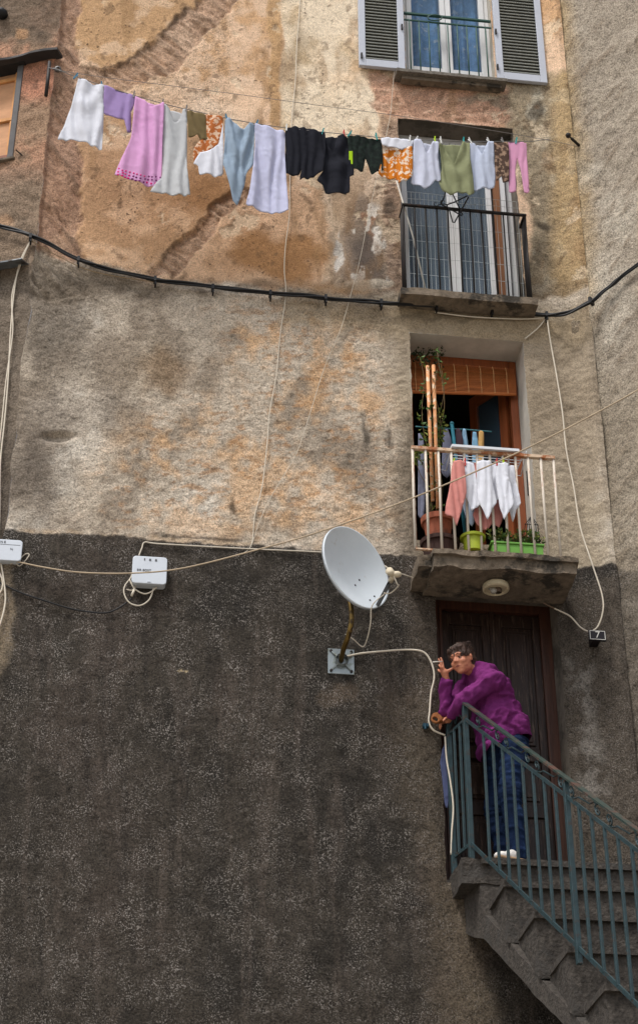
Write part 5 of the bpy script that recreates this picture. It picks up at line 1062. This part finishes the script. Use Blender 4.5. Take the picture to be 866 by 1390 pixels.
# lime planter
Pl = at(702, 752, 11.60); plx0 = at(665, 745, 11.58).x; plx1 = at(737, 745, 11.58).x
pe = empty('planter_box', Vector(((plx0+plx1)/2, 11.60, zs_)), 'long lime green planter box with herbs behind the railing', 'planter')
M_lime = mat('lime_green_plastic', L3(98, 148, 62), .5, bump=0, var=.06)
b = MB(); b.box(plx0+.01, plx1-.01, 11.545, 11.665, zs_+.002, zs_+.105); b.bevel(.006, 2); b.build('box_body', M_lime, pe)
b = MB(); b.box(plx0, plx1, 11.535, 11.675, zs_+.106, zs_+.122); b.bevel(.004, 2); b.build('box_rim', M_lime, pe)
MB().box(plx0+.012, plx1-.012, 11.548, 11.662, zs_+.110, zs_+.126).build('soil', mat('planter_soil', (.03, .02, .015), .95), pe)
M_leaf = mat('leaf_green', L3(72, 98, 44), .6, var=.5, scale=30, bump=0); M_leaf2 = mat('leaf_yellow_green', L3(120, 126, 56), .6, var=.4, scale=30, bump=0); M_stem = mat('plant_stem', L3(96, 78, 50), .8)
def leaf(b, P, d, L_, w_, mi=0):
    d = d.normalized(); s_ = d.cross(Vector((random.uniform(-1, 1), random.uniform(-1, 1), random.uniform(.1, 1)))).normalized(); n_ = d.cross(s_)
    a = P; c = P+d*L_*.5; e = P+d*L_+n_*L_*-.15
    for u_, v_ in ((s_, 1), (s_, -1)): 
        f = b.bm.faces.new([b.bm.verts.new(x) for x in ((a, c+u_*w_*v_+n_*w_*.3, e, c) if v_ > 0 else (a, c, e, c+u_*w_*v_+n_*w_*.3))]); f.material_index = mi
random.seed(21)
b = MB(); st_ = MB()
for k in range(75):
    P = Vector((random.uniform(plx0+.03, plx1-.03), random.uniform(11.56, 11.65), zs_+.12)); d = Vector((random.uniform(-.6, .6), random.uniform(-.5, .4), 1)).normalized(); L_ = random.uniform(.05, .13)
    st_.tube([P, P+d*L_*.6, P+d*L_+Vector((0, 0, -.01))], .002, 4)
    for j in range(9): leaf(b, P+d*L_*random.uniform(.3, 1), Vector((random.uniform(-1, 1), random.uniform(-1, 1), random.uniform(-.2, .9))), random.uniform(.025, .05), random.uniform(.007, .013), int(random.random() < .3))
hp_ = empty('herb_plants', Vector(((plx0+plx1)/2, 11.60, zs_+.12)), 'low green herbs growing out of the lime planter', 'plants'); b.build('leaves', [M_leaf, M_leaf2], hp_); st_.build('stem', M_stem, hp_)
# climber in the terracotta pot
cl2 = empty('climbing_plant', ptP+Vector((0, 0, .35)), 'straggly climbing plant round the rusty stakes in the balcony doorway', 'plant')
b = MB(); st_ = MB(); base = ptP+Vector((-.01, 0, .34))
for k in range(9):
    pts_ = [base]; tx = random.uniform(566, 598); ty = random.choice([480, 500, 540, 560, 590, 600, 610])
    tgt = at(tx, ty, 11.70+random.uniform(-.05, .05)); m_ = 9
    for j in range(1, m_+1):
        f = j/m_; pts_.append(base.lerp(tgt, f)+Vector((.035*math.sin(f*9+k), .03*math.cos(f*7+k*2), .02*math.sin(f*12+k))))
    st_.tube(smooth_path(pts_, 3), .0028, 5)
    for p in smooth_path(pts_, 4):
        ok = 1 if (p.z < at(580, 555, 11.7).z and p.z > at(580, 625, 11.7).z) or p.z > at(580, 500, 11.7).z else .25
        if random.random() < ok*.8:
            for j in range(3): leaf(b, p+Vector((random.uniform(-.02, .02), random.uniform(-.02, .02), random.uniform(-.02, .02))), Vector((random.uniform(-1, 1), random.uniform(-1, 1), random.uniform(-.8, .6))), random.uniform(.025, .05), random.uniform(.008, .015), int(random.random() < .4))
b.build('leaves', [M_leaf, M_leaf2], cl2); st_.build('vine', M_stem, cl2, smooth=True)
b = MB()
for k in range(150):
    P = at(random.uniform(560, 603), 486+random.uniform(-10, 12)-random.random()*6, 12.14); leaf(b, P, Vector((random.uniform(-1, 1), random.uniform(-1, 1), random.uniform(-1, .6))), random.uniform(.02, .045), random.uniform(.008, .014))
b.build('leaves', [mat('dark_leaf', L3(44, 54, 30), .6, var=.4, scale=30, bump=0)], cl2)
# carpet beater hung on the right
q = MB(); P = at(716, 640, 11.62); q.tube([P, at(718, 672, 11.62)], .014, 8); q.tube([at(718, 672, 11.62), at(721, 700, 11.62)], .005, 6)
for k in range(-3, 4): q.tube([at(721, 700, 11.62), at(721, 712, 11.62)+Vector((k*.016, 0, 0)), at(721, 738, 11.62)+Vector((k*.022, 0, 0))], .003, 5)
for k in (0, 1, 2): q.tube([at(721, 712+k*10, 11.62)+Vector((-.055-.006*k, 0, 0)), at(721, 712+k*10, 11.62)+Vector((.055+.006*k, 0, 0))], .003, 5)
tag(q.build('carpet_beater', M_black, None, smooth=True), 'black wire beater with a thick handle hanging at the right of the balcony', 'beater')
# blue-grey cloth behind the post of the stair rail
garment('cloth_bag', [([(600, 1018), (606, 1006), (609, 1020), (610, 1060), (607, 1098), (603, 1090), (600, 1060), (597, 1035)], dict(fold=.02, freq=20, step=.014))], cloth_mat('blue_grey_cloth', L3(70, 76, 104), tr=0), 'crumpled blue-grey cloth hanging behind the wall post of the stair railing', 'cloth', None, Yf=lambda x: W0-.005)
# ================================================================== the woman at the door
M_skin = mat('skin', L3(188, 124, 96), .5, var=.12, scale=18, bump=.12, bscale=90, spec=.35); M_sweat = mat('purple_jersey', L3(108, 42, 98), .95, var=.12, scale=16, bump=.3, bscale=220, spec=.1)
M_jean = mat('dark_blue_denim', L3(20, 34, 60), .9, var=.5, scale=12, bump=.4, bscale=180, spec=.1, dirt=L3(40, 60, 92), dscale=8, dth=.60, stretch=(1, 1, .5))
M_hair = mat('dark_brown_hair', L3(64, 46, 38), .5, var=.7, scale=40, bump=.8, bscale=90, stretch=(1, 1, 3), bd=.01); M_shoe = mat('white_canvas_shoe', L3(214, 210, 204), .7, var=.06)
_b = bmesh.new(); bmesh.ops.create_icosphere(_b, subdivisions=2, radius=1.01); _b.verts.ensure_lookup_table()
ICO_V = np.array([list(v.co) for v in _b.verts]); ICO_F = np.array([[v.index for v in f.verts] for f in _b.faces]); _b.free()
def remesh(name, m, blobs, vox, parent=None, smooth_it=4, wr=None, sculpt=None):
    """grow one continuous skin over overlapping balls: (point, radius) or (point, radii, rotation)"""
    VV = []; FF = []; n0 = 0
    for bl in blobs:
        P = bl[0]; r = bl[1]; R = bl[2] if len(bl) > 2 else None
        if not isinstance(r, (tuple, list)): r = (r, r, r)
        v = ICO_V*np.array(r)
        if R: v = v@np.array(R).T
        VV.append(v+np.array(P)); FF.append(ICO_F+n0); n0 += len(v)
    me = bpy.data.meshes.new(name); me.from_pydata(np.concatenate(VV).tolist(), [], np.concatenate(FF).tolist()); me.update()
    o = bpy.data.objects.new('tmp', me); C.objects.link(o)
    q = o.modifiers.new('r', 'REMESH'); q.mode = 'VOXEL'; q.voxel_size = vox; s_ = o.modifiers.new('s', 'SMOOTH'); s_.iterations = smooth_it; s_.factor = .5
    dg = bpy.context.evaluated_depsgraph_get(); me2 = bpy.data.meshes.new_from_object(o.evaluated_get(dg)); bpy.data.objects.remove(o)
    if wr: wr(me2)
    return link(name, me2, m, parent)
def chain(*pr):                                     # (point, radius) ... -> balls between
    out = []
    for (A, ra), (B, rb) in zip(pr[:-1], pr[1:]):
        n = max(2, int((B-A).length/(min(ra, rb)*.4)))
        for i in range(n+1): out.append((A.lerp(B, i/n), ra+(rb-ra)*i/n))
    return out
zf = zl+.012
HC = at(627, 896, 11.76)                            # centre of the head
ankN = Vector((at(703, 1148, 11.745).x, 11.745, zf+.085)); ankF = Vector((at(686, 1150, 12.02).x, 12.0, zf+.085))
hipN = at(697, 1018, 11.82); hipF = at(678, 1020, 12.04); hipF.z = hipN.z
kneeN = ankN.lerp(hipN, .5)+Vector((-.05, -.02, 0)); kneeF = ankF.lerp(hipF, .5)+Vector((-.06, 0, 0))
pel = (hipN+hipF)/2+Vector((0, 0, .05)); waist = at(678, 975, 11.90); chest = at(660, 938, 11.87); nb_ = at(648, 914, 11.84); neck = at(642, 909, 11.81)
shN = at(668, 925, 11.70); shF = at(638, 928, 12.02)
elN = at(625, 953, 11.735); hN = at(611, 972, 11.90)
elF = at(604, 966, 11.93); wrF = at(606, 923, 11.84); palm = at(603, 913, 11.82)
foreN = (hN-elN).normalized()
# head frame: faces left in the picture, a little towards the camera and down
fx = Vector((-.74, -.66, -.24)).normalized(); fz = Vector((-.16, -.04, 1)); fz = (fz-fx*fz.dot(fx)).normalized(); fy = fz.cross(fx)
RH = Matrix(((fx.x, fy.x, fz.x), (fx.y, fy.y, fz.y), (fx.z, fy.z, fz.z)))
def hp2(x, y, z): return HC+fx*x+fy*y+fz*z
def HB(x, y, z, r): return (hp2(x, y, z), r, RH)
head = [HB(-.012, 0, .028, (.094, .076, .090)), HB(.012, 0, -.015, (.078, .068, .085)), HB(.022, 0, -.055, (.062, .056, .052)), HB(.050, 0, -.090, (.024, .030, .022)), HB(.0, .038, -.058, (.044, .022, .033)), HB(.0, -.038, -.058, (.044, .022, .033)),
        HB(.052, .036, -.026, .028), HB(.052, -.036, -.026, .028), HB(.040, .034, -.050, .026), HB(.040, -.034, -.050, .026), HB(.070, 0, .030, (.022, .052, .016)), HB(.074, .024, .022, (.014, .022, .008)), HB(.074, -.024, .022, (.014, .022, .008)),
        HB(.082, 0, .008, (.012, .009, .020)), HB(.088, 0, -.008, (.013, .010, .016)), HB(.095, 0, -.021, (.012, .011, .010)), HB(.086, .011, -.024, .0085), HB(.086, -.011, -.024, .0085),
        HB(.057, 0, -.050, (.021, .030, .020)), HB(.073, 0, -.0495, (.007, .022, .004)), HB(.072, 0, -.060, (.007, .020, .004)), HB(.055, 0, -.074, (.018, .028, .018)),
        HB(-.008, .074, -.005, (.016, .008, .026)), HB(-.008, -.076, -.005, (.016, .008, .026)), HB(-.004, .080, .006, (.014, .008, .016)), HB(-.004, -.082, .006, (.014, .008, .016)), HB(-.004, -.078, -.026, (.008, .007, .010))]
# hand frames
def fingers(palm, wr_, dirs, thumb, L0=(.072, .080, .076, .060)):
    """palm plus four fingers and a thumb, each a bent chain; dirs = (base offset, d1, d2) per finger"""
    out = chain((wr_, .024), (wr_.lerp(palm, .5), .026), (palm, .030))
    for (bo, d1, d2, d3), L_ in zip(dirs, L0):
        a = palm+bo; b2 = a+d1.normalized()*L_*.45; c = b2+d2.normalized()*L_*.32; e = c+d3.normalized()*L_*.25
        out += chain((palm+bo*.5, .013), (a, .0105), (b2, .0092), (c, .0085), (e, .0072))
    b0, t1, t2 = thumb; a = palm+b0; b2 = a+t1.normalized()*.036; c = b2+t2.normalized()*.03
    return out+chain((palm+b0*.4, .015), (a, .013), (b2, .0105), (c, .009))
V = Vector
# raised far hand: index and middle point up and hold the cigarette, ring and little curl, thumb towards the chin
farh = fingers(palm, wrF, [(V((-.012, -.018, .034)), V((-.10, -.1, 1)), V((-.25, -.05, 1)), V((-.35, 0, .9))), (V((-.014, .004, .034)), V((-.2, 0, 1)), V((-.35, 0, .9)), V((-.4, 0, .8))),
                          (V((-.022, -.024, .018)), V((-.6, -.5, .5)), V((-.1, -.6, -.5)), V((.5, -.2, -.6))), (V((-.026, -.016, -.002)), V((-.7, -.4, .2)), V((-.1, -.6, -.6)), V((.5, -.2, -.5)))],
               (V((.022, -.016, .006)), V((.75, -.15, .42)), V((.7, -.1, .5))))
hd = (hN-elN).normalized()
nearh = fingers(hN+hd*.05, hN, [(V((-.02, -.02, -.005+.0*k))+V((0, .018*k, 0)), V((-.8, .1, -.5)), V((-.3, .1, -1)), V((.3, .1, -1))) for k in range(4)], (V((.0, -.03, .0)), V((-.6, -.5, -.3)), V((-.5, -.3, -.7))))
body = head+chain((hp2(-.03, 0, -.05), .052), (neck, .056), (nb_, .062))+chain((nb_, .08), (chest, .12), (waist, .13), (pel, .14))+chain((nb_, .07), (shN, .052), (elN, .038), (hN, .026))+chain((nb_, .07), (shF, .052), (elF, .036), (wrF, .025))
body += chain((hipN, .085), (kneeN, .052), (ankN, .036))+chain((hipF, .085), (kneeF, .052), (ankF, .036))+farh+nearh
pr = empty('person', Vector((pel.x, pel.y, zl)), 'person in a purple long-sleeved top and dark jeans leaning on the stair railing, smoking', 'person')
remesh('body', M_skin, body, .0048, pr, 3)
def wr_sw(me):
    n = len(me.vertices); a = np.empty(n*3); me.vertices.foreach_get('co', a); a = a.reshape(-1, 3); b_ = np.empty(n*3); me.vertices.foreach_get('normal', b_); b_ = b_.reshape(-1, 3)
    # drag folds run from the shoulder towards the elbow and round the waist
    k = (1-np.abs(np.clip(fbm(a[:, 0]*9+a[:, 2]*7, a[:, 2]*16-a[:, 0]*14+a[:, 1]*5, 3, 303)*1.5, -1, 1)))**2
    k2 = (1-np.abs(np.clip(fbm(a[:, 0]*5+a[:, 2]*5, a[:, 2]*9-a[:, 0]*8+a[:, 1]*4, 2, 307)*1.6, -1, 1)))**3
    a += b_*(k*.009+k2*.018-.008+fbm(a[:, 0]*30, a[:, 2]*30+a[:, 1]*9, 2, 305)*.003)[:, None]; me.vertices.foreach_set('co', a.ravel()); me.update()
hem = at(685, 1018, 11.90)
ax_b = (pel-chest).normalized()
SWH = 1
sw = chain((nb_+V((.0, 0, .01)), .080), (chest, .150), (waist, .168), (at(690, 1000, 11.92), .165))
sw += [(chest+V((.03, .0, -.02)), (.15, .19, .16)), (waist+V((-.03, -.01, -.03)), (.17, .19, .16)), (at(693, 992, 11.92), (.14, .20, .13)), (at(674, 1005, 11.90), (.16, .19, .11)), (at(700, 1003, 11.92), (.085, .18, .055)), (at(664, 1020, 11.88), (.10, .17, .05))]
sw += chain((nb_, .09), (shN, .082), (shN.lerp(elN, .5), .068), (elN, .056), (hN-foreN*.04, .045))+chain((nb_, .08), (shF, .074), (shF.lerp(elF, .5), .062), (elF, .052), (wrF+V((0, 0, -.025)), .038))
sw += [(shN+V((-.01, -.0, .0)), (.105, .09, .09)), (at(660, 912, 11.82), (.075, .10, .05))]
swo = remesh('top', M_sweat, sw, .009, pr, 6, wr_sw)
# trim the jersey flat at the hem
bm = bmesh.new(); bm.from_mesh(swo.data); pA_ = at(717, 1002, 11.9)-swo.location-pr.location; pB_ = at(655, 1027, 11.9)-swo.location-pr.location
hn = (pA_-pB_).normalized(); hn = Vector((hn.z, 0, -hn.x)); 
if hn.z < 0: hn = -hn
bmesh.ops.bisect_plane(bm, geom=bm.verts[:]+bm.edges[:]+bm.faces[:], plane_co=pB_, plane_no=hn, clear_inner=True); bmesh.ops.solidify(bm, geom=bm.faces[:], thickness=-.004); bm.to_mesh(swo.data); bm.free()
def wr_j(me):
    n = len(me.vertices); a = np.empty(n*3); me.vertices.foreach_get('co', a); a = a.reshape(-1, 3); b_ = np.empty(n*3); me.vertices.foreach_get('normal', b_); b_ = b_.reshape(-1, 3)
    k = (1-np.abs(np.clip(fbm(a[:, 0]*5+a[:, 1]*3, a[:, 2]*15, 3, 313)*1.5, -1, 1)))**2
    a += b_*(k*.016-.004)[:, None]; me.vertices.foreach_set('co', a.ravel()); me.update()
jn = chain((pel, .155), ((hipN+hipF)/2, .15))+[((hipN+hipF)/2+V((.02, 0, .05)), (.15, .19, .14))]+chain((hipN, .112), (kneeN, .078), (ankN+V((0, 0, .03)), .066), (ankN+V((0, 0, -.015)), .066))+chain((hipF, .112), (kneeF, .078), (ankF+V((0, 0, .03)), .066), (ankF+V((0, 0, -.015)), .066))
remesh('jeans', M_jean, jn, .009, pr, 5, wr_j)
for ank, nm in ((ankN, 0), (ankF, 1)):
    f_ = V((-.95, -.3, 0)).normalized(); heel = ank+V((.02, 0, -.055)); s_ = f_.cross(V((0, 0, 1)))
    Rf = Matrix(((f_.x, s_.x, 0), (f_.y, s_.y, 0), (0, 0, 1)))
    sh_ = remesh('shoe', M_shoe, [(heel+f_*.0+V((0, 0, .012)), (.050, .042, .052), Rf), (heel+f_*.07+V((0, 0, .014)), (.075, .044, .046), Rf), (heel+f_*.15+V((0, 0, -.002)), (.068, .048, .036), Rf), (heel+f_*.02+V((0, 0, .045)), (.040, .036, .03), Rf)], .006, pr, 4)
    q = MB(); q.obox(V((heel.x, heel.y, zf+.012))+f_*.085, f_*.125, s_*.045, V((0, 0, .011))); q.bevel(.009, 2).build('sole', mat('beige_sole', L3(170, 140, 110), .8), sh_)
# hair: short, dark, fringe over the forehead, pushed up on top
hb2 = [HB(-.028, 0, .040, (.100, .088, .090)), HB(-.060, 0, -.005, (.066, .080, .075)), HB(.030, .022, .078, (.062, .055, .034)), HB(.030, -.025, .078, (.062, .055, .034)), HB(-.030, 0, .100, (.070, .060, .040)),
       HB(-.028, -.068, .012, (.034, .018, .045)), HB(-.028, .068, .012, (.034, .018, .045)), HB(-.065, 0, -.055, (.045, .060, .040))]
for k in range(11): y_ = -.070+.014*k; hb2.append(HB(.072-abs(y_)*.42, y_, .046-.008*(k % 3), (.018, .0105, .040)))
def wr_h(me):
    n = len(me.vertices); a = np.empty(n*3); me.vertices.foreach_get('co', a); a = a.reshape(-1, 3); b_ = np.empty(n*3); me.vertices.foreach_get('normal', b_); b_ = b_.reshape(-1, 3)
    l = a-np.array(HC); lx = l@np.array(fx); lyy = l@np.array(fy); lz = l@np.array(fz)
    a += b_*(fbm(lyy*90, lx*22+lz*18, 3, 331)*.008)[:, None]; me.vertices.foreach_set('co', a.ravel()); me.update()
remesh('hair', M_hair, hb2, .0055, pr, 2, wr_h)
q = MB(); random.seed(5)
for k in range(260):                                # loose strands
    a_ = random.uniform(-1.5, 1.5); t = random.uniform(.1, 1); y_ = .085*math.sin(a_); st0 = hp2(-.02+.10*math.cos(a_)*random.uniform(.2, .9), y_, .095*math.cos(t)+.02)
    d_ = (st0-hp2(-.02, 0, .02)).normalized()*.22-fx*random.uniform(-.2, .8)+fy*random.uniform(-.35, .35)-fz*random.uniform(.0, .35); q.tube([st0, st0+d_*.022, st0+d_*.038+fz*-.008], .0014, 4)
q.build('hair_strands', M_hair, pr)
q = MB(); q.bar(hp2(.045, -.040, .106), hp2(.045, .040, .106), .030, .008, side=fx); q.bar(hp2(.04, -.048, .102), hp2(-.04, -.086, .05), .006, .006); q.build('sunglasses', mat('grey_sunglasses', L3(116, 108, 100), .2, var=.1), pr)
M_eye = mat('eye_white', L3(150, 136, 126), .3, bump=0, var=.02); M_iris = mat('dark_iris', L3(34, 22, 16), .2, bump=0); M_lip = mat('lips', L3(146, 84, 72), .5, bump=0, var=.05); M_brow = mat('eyebrow', L3(50, 34, 28), .8)
for s_ in (-1, 1):
    e_ = MB(); e_.ball(hp2(.0705, s_*.031, .003), .0108, (1, 1, 1), 3); eo = e_.build('eye', M_eye, pr, smooth=True)
    e_ = MB(); e_.ball(hp2(.0772, s_*.031, .001), .0058, (1, 1, 1), 2); e_.build('iris', M_iris, eo, smooth=True)
    e_ = MB(); e_.tube([hp2(.079, s_*.018, .006), hp2(.0825, s_*.030, .0095), hp2(.075, s_*.045, .004)], [.003, .005, .003], 8); e_.build('eyelid', mat('eyelid_skin', L3(120, 74, 60), .6, bump=0), pr, smooth=True)
    e_ = MB(); e_.tube([hp2(.087, s_*.012, .026), hp2(.086, s_*.030, .032), hp2(.070, s_*.052, .024)], [.003, .0042, .002], 6); e_.build('eyebrow', M_brow, pr, smooth=True)
e_ = MB(); e_.tube([hp2(.070, -.030, -.061), hp2(.0815, -.013, -.0545), hp2(.0845, 0, -.055), hp2(.0815, .013, -.0545), hp2(.070, .030, -.061)], [.0012, .0030, .0034, .0030, .0012], 8); e_.tube([hp2(.072, -.023, -.061), hp2(.083, 0, -.062), hp2(.072, .023, -.061)], [.001, .0042, .001], 8); e_.build('lips', M_lip, pr, smooth=True)
# cigarette
tip = at(598, 899, 11.79)
q = MB(); q.tube([tip+V((.012, .0, .008)), tip+V((-.062, -.02, -.012))], .0042, 8); tag(q.build('cigarette', mat('cigarette_paper', L3(220, 214, 204), .8, bump=0), None, smooth=True), 'white cigarette held between raised fingers by the door frame', 'cigarette')
